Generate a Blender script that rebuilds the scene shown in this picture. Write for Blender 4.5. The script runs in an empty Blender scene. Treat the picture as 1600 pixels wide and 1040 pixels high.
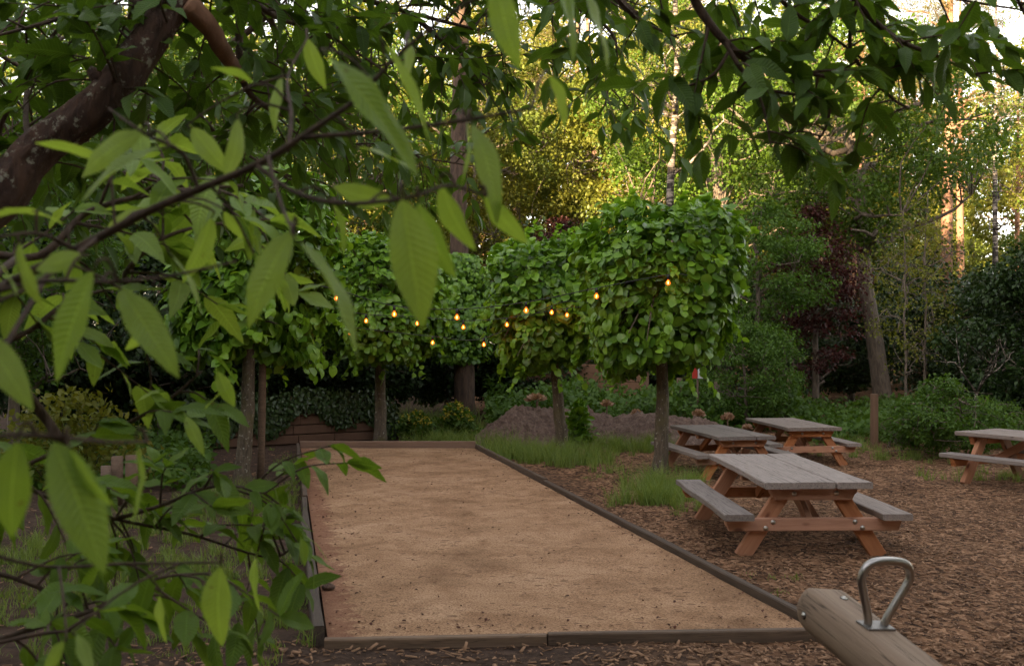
import bpy, math, random
import numpy as np
from mathutils import Vector, Matrix

# ------------------------------------------------------------------ camera, sky, sun, exposure
scene = bpy.context.scene
COL = scene.collection
H, F, YH = 1.7, 1555.0, 537.0           # eye height, focal length in photo pixels, horizon row


def G(px, py):
    d = H * F / (py - YH)
    return Vector(((px - 800) / F * d, d, 0.0))


def P(px, py, d):
    return Vector(((px - 800) / F * d, d, H - (py - YH) / F * d))


cam = bpy.data.cameras.new('camera')
cam_o = bpy.data.objects.new('camera', cam)
COL.objects.link(cam_o)
cam_o.location = (0, 0, H)
cam_o.rotation_euler = (math.radians(90), 0, 0)
cam.sensor_width = 36
cam.lens = 36 * F / 1600
cam.shift_y = (YH - 520) / 1600
cam.clip_end = 1000
cam.dof.use_dof = True
cam.dof.focus_distance = 10.5
cam.dof.aperture_fstop = 5.0
scene.camera = cam_o

SUN_EL, SUN_AZ = math.radians(11), math.radians(212)      # azimuth clockwise from +Y: behind, to the left
world = bpy.data.worlds.new('World')
scene.world = world
world.use_nodes = True
wn, wl = world.node_tree.nodes, world.node_tree.links
wn.clear()
sky = wn.new('ShaderNodeTexSky')
sky.sky_type = 'NISHITA'
sky.sun_disc = False
sky.sun_elevation = SUN_EL
sky.sun_rotation = SUN_AZ
sky.air_density = 1.0
sky.dust_density = 0.6
sky.ozone_density = 1.5
hsv = wn.new('ShaderNodeHueSaturation')
hsv.inputs['Saturation'].default_value = 0.45
wmul = wn.new('ShaderNodeMix')
wmul.data_type = 'RGBA'
wmul.blend_type = 'MULTIPLY'
wmul.inputs[0].default_value = 1.0
wmul.inputs[7].default_value = (1.0, 0.87, 0.76, 1)
bg = wn.new('ShaderNodeBackground')
bg.inputs[1].default_value = 0.13
wo = wn.new('ShaderNodeOutputWorld')
wl.new(sky.outputs[0], hsv.inputs['Color'])
wl.new(hsv.outputs[0], wmul.inputs[6])
wl.new(wmul.outputs[2], bg.inputs[0])
wl.new(bg.outputs[0], wo.inputs[0])

sun = bpy.data.lights.new('sun', 'SUN')
sun.energy = 5.0
sun.angle = math.radians(0.5)
sun.color = (1.0, 0.74, 0.42)
sun_o = bpy.data.objects.new('sun', sun)
COL.objects.link(sun_o)
SUN_DIR = Vector((math.sin(SUN_AZ) * math.cos(SUN_EL), math.cos(SUN_AZ) * math.cos(SUN_EL), math.sin(SUN_EL)))
sun_o.rotation_euler = SUN_DIR.to_track_quat('Z', 'Y').to_euler()

vs = scene.view_settings
vs.view_transform = 'Standard'
vs.look = 'None'
vs.gamma = 1.0
vs.use_curve_mapping = False
vs.exposure = 2.9
scene.cycles.use_denoising = True
scene.cycles.max_bounces = 8
scene.cycles.transparent_max_bounces = 4

# ------------------------------------------------------------------ helpers
rng = np.random.default_rng(7)


class MB:
    def __init__(s):
        s.v, s.f, s.u, s.n = [], [], [], 0

    def add(s, V, Q, uv=None):
        V = np.asarray(V, float)
        Q = np.asarray(Q, np.int64)
        s.v.append(V)
        s.f.append(Q + s.n)
        s.u.append(np.zeros((len(V), 2)) if uv is None else np.asarray(uv, float))
        s.n += len(V)

    def mesh(s, name, mat, smooth=True):
        V = np.concatenate(s.v)
        Q = np.concatenate(s.f)
        U = np.concatenate(s.u)
        me = bpy.data.meshes.new(name)
        me.vertices.add(len(V))
        me.vertices.foreach_set('co', V.astype(np.float32).ravel())
        me.loops.add(Q.size)
        me.loops.foreach_set('vertex_index', Q.astype(np.int32).ravel())
        me.polygons.add(len(Q))
        me.polygons.foreach_set('loop_start', np.arange(0, Q.size, 4, dtype=np.int32))
        me.update(calc_edges=True)
        uvl = me.uv_layers.new(name='UVMap')
        uvl.data.foreach_set('uv', U[Q.ravel()].astype(np.float32).ravel())
        me.polygons.foreach_set('use_smooth', np.full(len(Q), smooth))
        me.materials.append(mat)
        me.validate()
        me.update()
        return me

    def build(s, name, mat, parent=None, smooth=True):
        o = bpy.data.objects.new(name, s.mesh(name, mat, smooth))
        COL.objects.link(o)
        if parent:
            o.parent = parent
        return o


def link_mesh(name, me, parent=None):
    o = bpy.data.objects.new(name, me)
    COL.objects.link(o)
    if parent:
        o.parent = parent
    return o


def thing(name, label, cat, loc=(0, 0, 0), rz=0, group=None):
    o = bpy.data.objects.new(name, None)
    o.empty_display_size = 0.2
    COL.objects.link(o)
    o.location = loc
    o.rotation_euler = (0, 0, rz)
    return tag(o, label, cat, group)


def tag(o, label, cat, group=None):
    o['label'] = label
    o['category'] = cat
    if group:
        o['group'] = group
    return o


def kind(o, k):
    o['kind'] = k
    return o


def copy_tree(o, parent=None):
    c = o.copy()
    COL.objects.link(c)
    if parent:
        c.parent = parent
    for ch in list(o.children):
        copy_tree(ch, c)
    return c


def norm(a):
    a = np.asarray(a, float)
    return a / np.maximum(np.linalg.norm(a, axis=-1, keepdims=True), 1e-9)


def tube(pts, radii, ns=8, cap=True, bump=0.0, seed=0):
    pts = np.asarray([tuple(p) for p in pts], float)
    n = len(pts)
    radii = np.broadcast_to(np.asarray(radii, float), (n,)) if np.ndim(radii) == 0 else np.asarray(radii, float)
    tan = np.zeros_like(pts)
    tan[1:-1] = pts[2:] - pts[:-2]
    tan[0] = pts[1] - pts[0]
    tan[-1] = pts[-1] - pts[-2]
    tan = norm(tan)
    up = np.array([0, 0, 1.0]) if abs(tan[0][2]) < 0.9 else np.array([1.0, 0, 0])
    x = norm(np.cross(up, tan[0]))
    rows = []
    r_ = np.random.default_rng(seed)
    a = np.linspace(0, 2 * math.pi, ns, endpoint=False)
    if cap:
        pts = np.concatenate([pts[:1], pts, pts[-1:]])
        tan = np.concatenate([tan[:1], tan, tan[-1:]])
        radii = np.concatenate([[1e-4], radii, [1e-4]])
    for i in range(len(pts)):
        x = x - tan[i] * np.dot(x, tan[i])
        x = x / max(np.linalg.norm(x), 1e-9)
        y = np.cross(tan[i], x)
        rr = radii[i] * (1 + bump * r_.uniform(-1, 1, ns))
        rows.append(pts[i] + (np.cos(a) * rr)[:, None] * x + (np.sin(a) * rr)[:, None] * y)
    V = np.concatenate(rows)
    m = len(rows)
    i, j = np.meshgrid(np.arange(m - 1), np.arange(ns), indexing='ij')
    Q = np.stack([i * ns + j, i * ns + (j + 1) % ns, (i + 1) * ns + (j + 1) % ns, (i + 1) * ns + j], -1).reshape(-1, 4)
    L = np.repeat(np.linspace(0, 1, m), ns)
    uv = np.stack([np.tile(a / (2 * math.pi), m), L], 1)
    return V, Q, uv


def spline(pts, n):
    """smooth curve through the points"""
    p = np.asarray([tuple(q) for q in pts], float)
    k = len(p)
    if k == 2:
        t = np.linspace(0, 1, n)[:, None]
        return p[0] * (1 - t) + p[1] * t
    e = np.concatenate([[2 * p[0] - p[1]], p, [2 * p[-1] - p[-2]]])
    out = []
    for t in np.linspace(0, k - 1 - 1e-6, n):
        i = int(t)
        u = t - i
        a, b, c, d = e[i], e[i + 1], e[i + 2], e[i + 3]
        out.append(0.5 * (2 * b + (c - a) * u + (2 * a - 5 * b + 4 * c - d) * u * u + (3 * b - a - 3 * c + d) * u ** 3))
    return np.array(out)


def box(cx, cy, cz, sx, sy, sz, ch=0.0):
    """box with chamfered edges round its long X axis"""
    return prism_x(cx - sx / 2, cx + sx / 2, cy, cz, sy, sz, ch, 2)


def prism_x(x0, x1, cy, cz, sy, sz, ch=0.006, n=2, wob=0.0, seed=0, slant0=0.0, slant1=0.0):
    r_ = np.random.default_rng(seed)
    a, b = sy / 2, sz / 2
    c = min(ch, a * 0.45, b * 0.45)
    sec = np.array([(-a + c, -b), (a - c, -b), (a, -b + c), (a, b - c), (a - c, b), (-a + c, b), (-a, b - c), (-a, -b + c)]) if c > 0 else \
        np.array([(-a, -b), (a, -b), (a, b), (-a, b)])
    m = len(sec)
    rows = []
    xs = np.linspace(x0, x1, n)
    wl_ = np.zeros(n) if not wob else np.cumsum(r_.normal(0, wob, n)) * 0.6
    wr_ = np.zeros(n) if not wob else np.cumsum(r_.normal(0, wob, n)) * 0.6
    wl_ -= np.linspace(wl_[0], wl_[-1], n) * 0.7
    wr_ -= np.linspace(wr_[0], wr_[-1], n) * 0.7
    for i, xx in enumerate(xs):
        s = sec.copy()
        t = i / (n - 1)
        s[:, 0] += np.where(sec[:, 0] < 0, wl_[i], wr_[i])
        sl = (slant0 * (1 - t) + slant1 * t)
        X = xx + sl * (s[:, 1] / sz)
        rows.append(np.stack([X if np.ndim(X) else np.full(m, X), s[:, 0] + cy, s[:, 1] + cz], 1))
    cen0 = rows[0].mean(0, keepdims=True).repeat(m, 0) + (rows[0] - rows[0].mean(0)) * 1e-3
    cen1 = rows[-1].mean(0, keepdims=True).repeat(m, 0) + (rows[-1] - rows[-1].mean(0)) * 1e-3
    rows = [cen0, rows[0]] + rows + [rows[-1], cen1]
    V = np.concatenate(rows)
    k = len(rows)
    Q = []
    for i in range(k - 1):
        if i in (1, k - 3):
            continue
        for j in range(m):
            Q.append((i * m + j, (i + 1) * m + j, (i + 1) * m + (j + 1) % m, i * m + (j + 1) % m))
    Q = np.array(Q)[:, ::-1]
    return V, Q


# ------------------------------------------------------------------ leaves
def leaf_tpl(n, width, shape, fold, curl, serr=0.0, petiole=0.12, cols=1, side_curl=0.0, wave=0.0, bend=0.0, ph=0.0):
    V, U = [], []
    rows = []
    if petiole:
        rows += [(-petiole, 0.010), (-0.015, 0.012)]
    for i in range(n + 1):
        t = i / n
        if shape == 'lance':
            w = width * 0.5 * (math.sin(math.pi * min(1, t ** 0.88)) ** 0.82) * (1.0 - 0.16 * t) * 1.06
        elif shape == 'heart':
            w = width * 0.5 * (math.sin(math.pi * (t * 0.86 + 0.14)) ** 0.62) if t < 1 else 0
            w *= (1.0 if t < 0.72 else 1 - 0.75 * ((t - 0.72) / 0.28) ** 1.3)
        else:
            w = width * 0.5 * math.sin(math.pi * t) ** 0.9
        if serr and 0 < i < n:
            w *= 1 + (serr if i % 2 else -serr)
        rows.append((t, max(w, 0.004)))
    k = 2 * cols + 1
    for t, w in rows:
        for c in range(-cols, cols + 1):
            a = c / cols
            x = a * w
            tt = max(t, 0)
            z = fold * abs(x) - curl * tt * tt - side_curl * (a * a) * w + wave * abs(a) * w * math.sin(tt * 11 + ph + (1.7 if a > 0 else 0))
            x += bend * tt * tt
            yy = t + (-0.03 * abs(a) if shape == 'heart' and t < 0.3 else 0)
            V.append((x, yy, z))
            U.append((0.5 + 0.5 * a, tt))
    Q = []
    for i in range(len(rows) - 1):
        for c in range(k - 1):
            a = i * k + c
            Q.append((a, a + 1, a + k + 1, a + k))
    return np.array(V, float), np.array(Q), np.array(U, float)


T_HERO = [leaf_tpl(34, w_, 'lance', f, c, 0.055, 0.10, 2, s_, wv, bd, ph) for w_, f, c, s_, wv, bd, ph in (
    (0.35, 0.30, 0.15, 0.14, 0.08, 0.03, 0), (0.37, 0.45, 0.26, 0.16, 0.10, -0.05, 1), (0.33, 0.2, 0.32, 0.22, 0.12, 0.06, 2), (0.38, 0.55, 0.12, 0.1, 0.10, -0.02, 3), (0.32, 0.15, 0.36, 0.1, 0.12, 0.02, 4), (0.35, 0.4, 0.2, 0.25, 0.14, -0.05, 5))]
T_MID = [leaf_tpl(14, w_, 'lance', f, c, 0.05, 0.10, 1, 0, 0.14, bd * 0.7, ph) for w_, f, c, bd, ph in ((0.42, 0.25, 0.2, 0.06, 0), (0.46, 0.45, 0.38, -0.08, 1), (0.40, 0.15, 0.55, 0.1, 2), (0.44, 0.3, -0.1, -0.04, 3))]
T_FAR = [leaf_tpl(6, 0.40, 'lance', f, c, 0.0, 0.06, 1) for f, c in ((0.35, 0.15), (0.5, 0.35))]
T_HEART = [leaf_tpl(6, 0.92, 'heart', f, c, 0, 0.25, 1) for f, c in ((0.22, 0.12), (0.35, 0.28), (0.08, 0.35))]
T_OVAL = [leaf_tpl(3, 0.62, 'oval', f, c, 0, 0, 1) for f, c in ((0.3, 0.15), (0.15, 0.35))]
T_TINY = [(np.array([(0, 0, 0), (0.32, 0.5, 0.07), (0, 1, -0.14), (-0.32, 0.5, 0.07)], float), np.array([(0, 1, 2, 3)]),
           np.array([(0.5, 0), (1, 0.5), (0.5, 1), (0, 0.5)], float))]
T_NEEDLE = [(np.array([(-0.05, 0, 0), (0.05, 0, 0), (0.02, 1, -0.1), (-0.02, 1, -0.1)], float), np.array([(0, 1, 2, 3)]),
             np.array([(0, 0), (1, 0), (1, 1), (0, 1)], float))]


def add_leaves(mb, tpls, pos, d, nrm, size, r=None):
    r = r or rng
    pos, d, nrm = np.asarray(pos, float), norm(d), np.asarray(nrm, float)
    size = np.broadcast_to(np.asarray(size, float), (len(pos),))
    x = norm(np.cross(d, nrm))
    z = np.cross(x, d)
    R = np.stack([x, d, z], 2)                      # columns
    which = r.integers(0, len(tpls), len(pos))
    for k, (T, Q, U) in enumerate(tpls):
        m = which == k
        n = int(m.sum())
        if not n:
            continue
        V = np.einsum('nij,kj->nki', R[m], T) * size[m][:, None, None] + pos[m][:, None, :]
        QQ = (Q[None] + (np.arange(n) * len(T))[:, None, None]).reshape(-1, 4)
        mb.add(V.reshape(-1, 3), QQ, np.tile(U, (n, 1)))


# ------------------------------------------------------------------ materials
def new_mat(name):
    m = bpy.data.materials.new(name)
    m.use_nodes = True
    nt = m.node_tree
    nt.nodes.clear()
    out = nt.nodes.new('ShaderNodeOutputMaterial')
    return m, nt, nt.nodes, nt.links, out


def ramp(N, stops):
    r = N.new('ShaderNodeValToRGB')
    e = r.color_ramp.elements
    while len(e) < len(stops):
        e.new(0.5)
    for q, (p, c) in zip(e, stops):
        q.position = p
        q.color = (*c, 1)
    return r


def math_(N, L, op, a, b=None, c=None):
    m = N.new('ShaderNodeMath')
    m.operation = op
    for i, v in enumerate((a, b, c)):
        if v is None:
            continue
        if isinstance(v, (int, float)):
            m.inputs[i].default_value = v
        else:
            L.new(v, m.inputs[i])
    return m.outputs[0]


def mixc(N, L, fac, a, b, mode='MIX'):
    m = N.new('ShaderNodeMix')
    m.data_type = 'RGBA'
    m.blend_type = mode
    for i, v in ((0, fac), (6, a), (7, b)):
        if isinstance(v, (int, float)):
            m.inputs[i].default_value = v
        elif isinstance(v, tuple):
            m.inputs[i].default_value = (*v, 1)
        else:
            L.new(v, m.inputs[i])
    return m.outputs[2]


def noise(N, L, vec, scale, detail=4, rough=0.6, dist=0.0):
    n = N.new('ShaderNodeTexNoise')
    n.inputs['Scale'].default_value = scale
    n.inputs['Detail'].default_value = detail
    n.inputs['Roughness'].default_value = rough
    n.inputs['Distortion'].default_value = dist
    if vec is not None:
        L.new(vec, n.inputs['Vector'])
    return n


def coords(N, L, scale=(1, 1, 1), which='Object'):
    tc = N.new('ShaderNodeTexCoord')
    mp = N.new('ShaderNodeMapping')
    mp.inputs['Scale'].default_value = scale
    L.new(tc.outputs[which], mp.inputs[0])
    return mp.outputs[0]


def leaf_mat(name, c0, c1, trans=0.35, rough=0.45, veins=0, tcol=None, spec=0.35):
    m, nt, N, L, out = new_mat(name)
    geo = N.new('ShaderNodeNewGeometry')
    base = mixc(N, L, geo.outputs['Random Per Island'], c0, c1)
    cv = coords(N, L)
    nz = noise(N, L, cv, 0.9, 2)
    base = mixc(N, L, math_(N, L, 'MULTIPLY', nz.outputs[0], 0.5), base, tuple(0.75 * q for q in c1))
    if name in ('young_beech_leaf', 'lime_leaf'):
        nb_ = noise(N, L, cv, 0.22, 2)
        rb_ = ramp(N, [(0.40, (0, 0, 0)), (0.62, (1, 1, 1))])
        L.new(nb_.outputs[0], rb_.inputs[0])
        base = mixc(N, L, math_(N, L, 'MULTIPLY', rb_.outputs[0], 0.75 if name == 'young_beech_leaf' else 0.0), base, (0.075, 0.125, 0.020))
    bs = N.new('ShaderNodeBsdfPrincipled')
    if veins:
        uv = N.new('ShaderNodeUVMap')
        sep = N.new('ShaderNodeSeparateXYZ')
        L.new(uv.outputs[0], sep.inputs[0])
        a = math_(N, L, 'MULTIPLY', math_(N, L, 'ABSOLUTE', math_(N, L, 'SUBTRACT', sep.outputs[0], 0.5)), 2.0)
        mid = math_(N, L, 'SUBTRACT', 1.0, math_(N, L, 'MULTIPLY', a, 14.0))
        mid = math_(N, L, 'MAXIMUM', mid, 0.0)
        lat = math_(N, L, 'PINGPONG', math_(N, L, 'MULTIPLY', math_(N, L, 'SUBTRACT', sep.outputs[1], math_(N, L, 'MULTIPLY', a, 0.13)), veins), 0.5)
        lat2 = math_(N, L, 'MAXIMUM', math_(N, L, 'SUBTRACT', 1.0, math_(N, L, 'MULTIPLY', lat, 6.0)), 0.0)
        vm = math_(N, L, 'MAXIMUM', mid, math_(N, L, 'MULTIPLY', lat2, 0.45))
        base = mixc(N, L, math_(N, L, 'MULTIPLY', vm, 0.55), base, tuple(min(1, 1.7 * q + 0.02) for q in c1))
        sp_ = noise(N, L, cv, 38, 2)
        rs_ = ramp(N, [(0.70, (0, 0, 0)), (0.73, (1, 1, 1))])
        L.new(sp_.outputs[0], rs_.inputs[0])
        base = mixc(N, L, math_(N, L, 'MULTIPLY', rs_.outputs[0], 0.55), base, (0.16, 0.10, 0.03))
        fz = noise(N, L, cv, 60, 3)
        base = mixc(N, L, math_(N, L, 'MULTIPLY', fz.outputs[0], 0.35), base, tuple(0.6 * q for q in c0))
        b = N.new('ShaderNodeBump')
        b.inputs['Strength'].default_value = 0.55
        b.inputs['Distance'].default_value = 0.004
        L.new(math_(N, L, 'SUBTRACT', math_(N, L, 'MULTIPLY', lat, 1.6), vm), b.inputs['Height'])
        L.new(b.outputs[0], bs.inputs['Normal'])
    L.new(base, bs.inputs['Base Color'])
    bs.inputs['Roughness'].default_value = rough
    bs.inputs['Specular IOR Level'].default_value = spec
    tr = N.new('ShaderNodeBsdfTranslucent')
    tc_ = mixc(N, L, 1.0, base, tcol or (1.35, 1.25, 0.5), 'MULTIPLY')
    L.new(tc_, tr.inputs[0])
    mx = N.new('ShaderNodeMixShader')
    mx.inputs[0].default_value = trans
    L.new(bs.outputs[0], mx.inputs[1])
    L.new(tr.outputs[0], mx.inputs[2])
    L.new(mx.outputs[0], out.inputs[0])
    return m


def bark_mat(name, c0, c1, patch=None, scale=1.0, stretch=(1, 1, 0.25), patch_lo=0.62, bump=0.6, moss=None):
    m, nt, N, L, out = new_mat(name)
    cv = coords(N, L, stretch)
    n1 = noise(N, L, cv, 22 * scale, 6, 0.65, 0.4)
    r = ramp(N, [(0.32, c0), (0.68, c1)])
    L.new(n1.outputs[0], r.inputs[0])
    col = r.outputs[0]
    if patch:
        cp = coords(N, L)
        n2 = noise(N, L, cp, 16 * scale, 5, 0.7)
        rp = ramp(N, [(patch_lo, (0, 0, 0)), (patch_lo + 0.05, (1, 1, 1))])
        L.new(n2.outputs[0], rp.inputs[0])
        col = mixc(N, L, rp.outputs[0], col, patch)
    if moss:
        cp2 = coords(N, L)
        n3 = noise(N, L, cp2, 3.5, 4, 0.6)
        rm = ramp(N, [(0.5, (0, 0, 0)), (0.68, (1, 1, 1))])
        L.new(n3.outputs[0], rm.inputs[0])
        col = mixc(N, L, rm.outputs[0], col, moss)
    bs = N.new('ShaderNodeBsdfPrincipled')
    bs.inputs['Roughness'].default_value = 0.88
    L.new(col, bs.inputs['Base Color'])
    b = N.new('ShaderNodeBump')
    b.inputs['Strength'].default_value = bump
    b.inputs['Distance'].default_value = 0.03
    L.new(n1.outputs[0], b.inputs['Height'])
    L.new(b.outputs[0], bs.inputs['Normal'])
    L.new(bs.outputs[0], out.inputs[0])
    return m


def birch_mat(name):
    m, nt, N, L, out = new_mat(name)
    cv = coords(N, L, (1, 1, 5))
    n1 = noise(N, L, cv, 2.6, 5, 0.7, 0.6)
    r = ramp(N, [(0.50, (0.03, 0.022, 0.018)), (0.57, (0.30, 0.25, 0.21)), (0.8, (0.42, 0.36, 0.31))])
    L.new(n1.outputs[0], r.inputs[0])
    bs = N.new('ShaderNodeBsdfPrincipled')
    bs.inputs['Roughness'].default_value = 0.8
    L.new(r.outputs[0], bs.inputs['Base Color'])
    L.new(bs.outputs[0], out.inputs[0])
    return m


def wood_mat(name, c0, c1, knots=None, grain=1.0, rough=0.75, cracks=0.0, worn=None):
    """grain runs along local X"""
    m, nt, N, L, out = new_mat(name)
    oi = N.new('ShaderNodeObjectInfo')
    tc = N.new('ShaderNodeTexCoord')
    add = N.new('ShaderNodeVectorMath')
    add.operation = 'ADD'
    cx = N.new('ShaderNodeCombineXYZ')
    off = math_(N, L, 'MULTIPLY', oi.outputs['Random'], 9.0)
    for i in range(3):
        L.new(off, cx.inputs[i])
    L.new(tc.outputs['Object'], add.inputs[0])
    L.new(cx.outputs[0], add.inputs[1])
    mp = N.new('ShaderNodeMapping')
    mp.inputs['Scale'].default_value = (0.9, 11, 11)
    L.new(add.outputs[0], mp.inputs[0])
    n1 = noise(N, L, mp.outputs[0], 3.0 * grain, 7, 0.62, 0.7)
    r = ramp(N, [(0.28, c0), (0.72, c1)])
    L.new(n1.outputs[0], r.inputs[0])
    col = r.outputs[0]
    mp3 = N.new('ShaderNodeMapping')
    mp3.inputs['Scale'].default_value = (1, 1, 1)
    L.new(add.outputs[0], mp3.inputs[0])
    n3 = noise(N, L, mp3.outputs[0], 2.2, 3)
    col = mixc(N, L, math_(N, L, 'MULTIPLY', n3.outputs[0], 0.55), col, worn or tuple(0.7 * q for q in c1))
    if knots:
        mp2 = N.new('ShaderNodeMapping')
        mp2.inputs['Scale'].default_value = (3.2, 7, 7)
        L.new(add.outputs[0], mp2.inputs[0])
        vo = N.new('ShaderNodeTexVoronoi')
        vo.inputs['Scale'].default_value = 1.3
        L.new(mp2.outputs[0], vo.inputs['Vector'])
        rk = ramp(N, [(0.10, (1, 1, 1)), (0.22, (0, 0, 0))])
        L.new(vo.outputs['Distance'], rk.inputs[0])
        col = mixc(N, L, math_(N, L, 'MULTIPLY', rk.outputs[0], 0.8), col, knots)
    hgt = n1.outputs[0]
    if cracks:
        mpc = N.new('ShaderNodeMapping')
        mpc.inputs['Scale'].default_value = (0.45, 13, 13)
        L.new(add.outputs[0], mpc.inputs[0])
        nc = noise(N, L, mpc.outputs[0], 2.1, 3, 0.5, 0.3)
        rc = ramp(N, [(0.485, (0, 0, 0)), (0.5, (1, 1, 1)), (0.515, (0, 0, 0))])
        L.new(nc.outputs[0], rc.inputs[0])
        col = mixc(N, L, math_(N, L, 'MULTIPLY', rc.outputs[0], cracks), col, (0.02, 0.015, 0.012))
    hs = N.new('ShaderNodeHueSaturation')
    L.new(col, hs.inputs['Color'])
    L.new(math_(N, L, 'MULTIPLY_ADD', oi.outputs['Random'], 0.45, 0.78), hs.inputs['Value'])
    L.new(math_(N, L, 'MULTIPLY_ADD', math_(N, L, 'FRACT', math_(N, L, 'MULTIPLY', oi.outputs['Random'], 7.3)), 0.3, 0.8), hs.inputs['Saturation'])
    col = hs.outputs[0]
    bs = N.new('ShaderNodeBsdfPrincipled')
    bs.inputs['Roughness'].default_value = rough
    bs.inputs['Specular IOR Level'].default_value = 0.3
    L.new(col, bs.inputs['Base Color'])
    b = N.new('ShaderNodeBump')
    b.inputs['Strength'].default_value = 0.35
    b.inputs['Distance'].default_value = 0.006
    L.new(hgt, b.inputs['Height'])
    L.new(b.outputs[0], bs.inputs['Normal'])
    L.new(bs.outputs[0], out.inputs[0])
    return m


def plain_mat(name, col, rough=0.7, metal=0.0, var=0.0, scale=8):
    m, nt, N, L, out = new_mat(name)
    bs = N.new('ShaderNodeBsdfPrincipled')
    bs.inputs['Roughness'].default_value = rough
    bs.inputs['Metallic'].default_value = metal
    cv = coords(N, L)
    n1 = noise(N, L, cv, scale, 4)
    c = mixc(N, L, n1.outputs[0], tuple(q * (1 - var) for q in col), tuple(min(1, q * (1 + var)) for q in col))
    L.new(c, bs.inputs['Base Color'])
    L.new(bs.outputs[0], out.inputs[0])
    return m


def emit_mat(name, col, strength):
    m, nt, N, L, out = new_mat(name)
    e = N.new('ShaderNodeEmission')
    e.inputs[0].default_value = (*col, 1)
    e.inputs[1].default_value = strength
    L.new(e.outputs[0], out.inputs[0])
    return m


def ground_mat():
    """wood chips over dark soil, with bare earth where noise says so"""
    m, nt, N, L, out = new_mat('wood_chip_ground')
    cv = coords(N, L)
    v1 = N.new('ShaderNodeTexVoronoi')
    v1.inputs['Scale'].default_value = 34
    v1.inputs['Randomness'].default_value = 1
    wob = noise(N, L, cv, 14, 3)
    vec = mixc(N, L, 0.06, cv, wob.outputs['Color'])
    mp = N.new('ShaderNodeMapping')
    mp.inputs['Scale'].default_value = (1.0, 0.62, 1)
    mp.inputs['Rotation'].default_value = (0, 0, 0.4)
    L.new(vec, mp.inputs[0])
    L.new(mp.outputs[0], v1.inputs['Vector'])
    sepc = N.new('ShaderNodeSeparateColor')
    L.new(v1.outputs['Color'], sepc.inputs[0])
    rc = ramp(N, [(0.0, (0.045, 0.023, 0.013)), (0.35, (0.14, 0.072, 0.038)), (0.7, (0.28, 0.15, 0.082)), (1.0, (0.45, 0.26, 0.15))])
    L.new(sepc.outputs[0], rc.inputs[0])
    # bare soil on the left of the court and under the trees
    soiln = noise(N, L, cv, 9, 8, 0.75)
    soil = ramp(N, [(0.3, (0.022, 0.014, 0.010)), (0.55, (0.075, 0.046, 0.032)), (0.8, (0.17, 0.11, 0.08))])
    L.new(soiln.outputs[0], soil.inputs[0])
    sep = N.new('ShaderNodeSeparateXYZ')
    L.new(cv, sep.inputs[0])
    big = noise(N, L, cv, 0.45, 4)
    # chips right of the line x + 0.226 y = 2.6, and in front of the court
    s = math_(N, L, 'ADD', sep.outputs[0], math_(N, L, 'MULTIPLY', sep.outputs[1], 0.10))
    s = math_(N, L, 'ADD', s, math_(N, L, 'MULTIPLY', big.outputs[0], 3.0))
    f = math_(N, L, 'SMOOTH_MIN', 1.0, math_(N, L, 'MAXIMUM', 0.0, math_(N, L, 'MULTIPLY', math_(N, L, 'SUBTRACT', s, 2.4), 0.8)), 0.1)
    nd_ = noise(N, L, cv, 1.6, 5, 0.7)
    rd_ = ramp(N, [(0.36, (0.45, 0.42, 0.40)), (0.58, (1, 1, 1))])
    L.new(nd_.outputs[0], rd_.inputs[0])
    chipc = mixc(N, L, 1.0, rc.outputs[0], rd_.outputs[0], 'MULTIPLY')
    col = mixc(N, L, f, soil.outputs[0], chipc)
    bs = N.new('ShaderNodeBsdfPrincipled')
    bs.inputs['Roughness'].default_value = 0.95
    bs.inputs['Specular IOR Level'].default_value = 0.15
    L.new(col, bs.inputs['Base Color'])
    b = N.new('ShaderNodeBump')
    b.inputs['Strength'].default_value = 0.9
    b.inputs['Distance'].default_value = 0.03
    L.new(math_(N, L, 'ADD', sepc.outputs[1], math_(N, L, 'MULTIPLY', soiln.outputs[0], 1.2)), b.inputs['Height'])
    L.new(b.outputs[0], bs.inputs['Normal'])
    L.new(bs.outputs[0], out.inputs[0])
    return m


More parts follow.
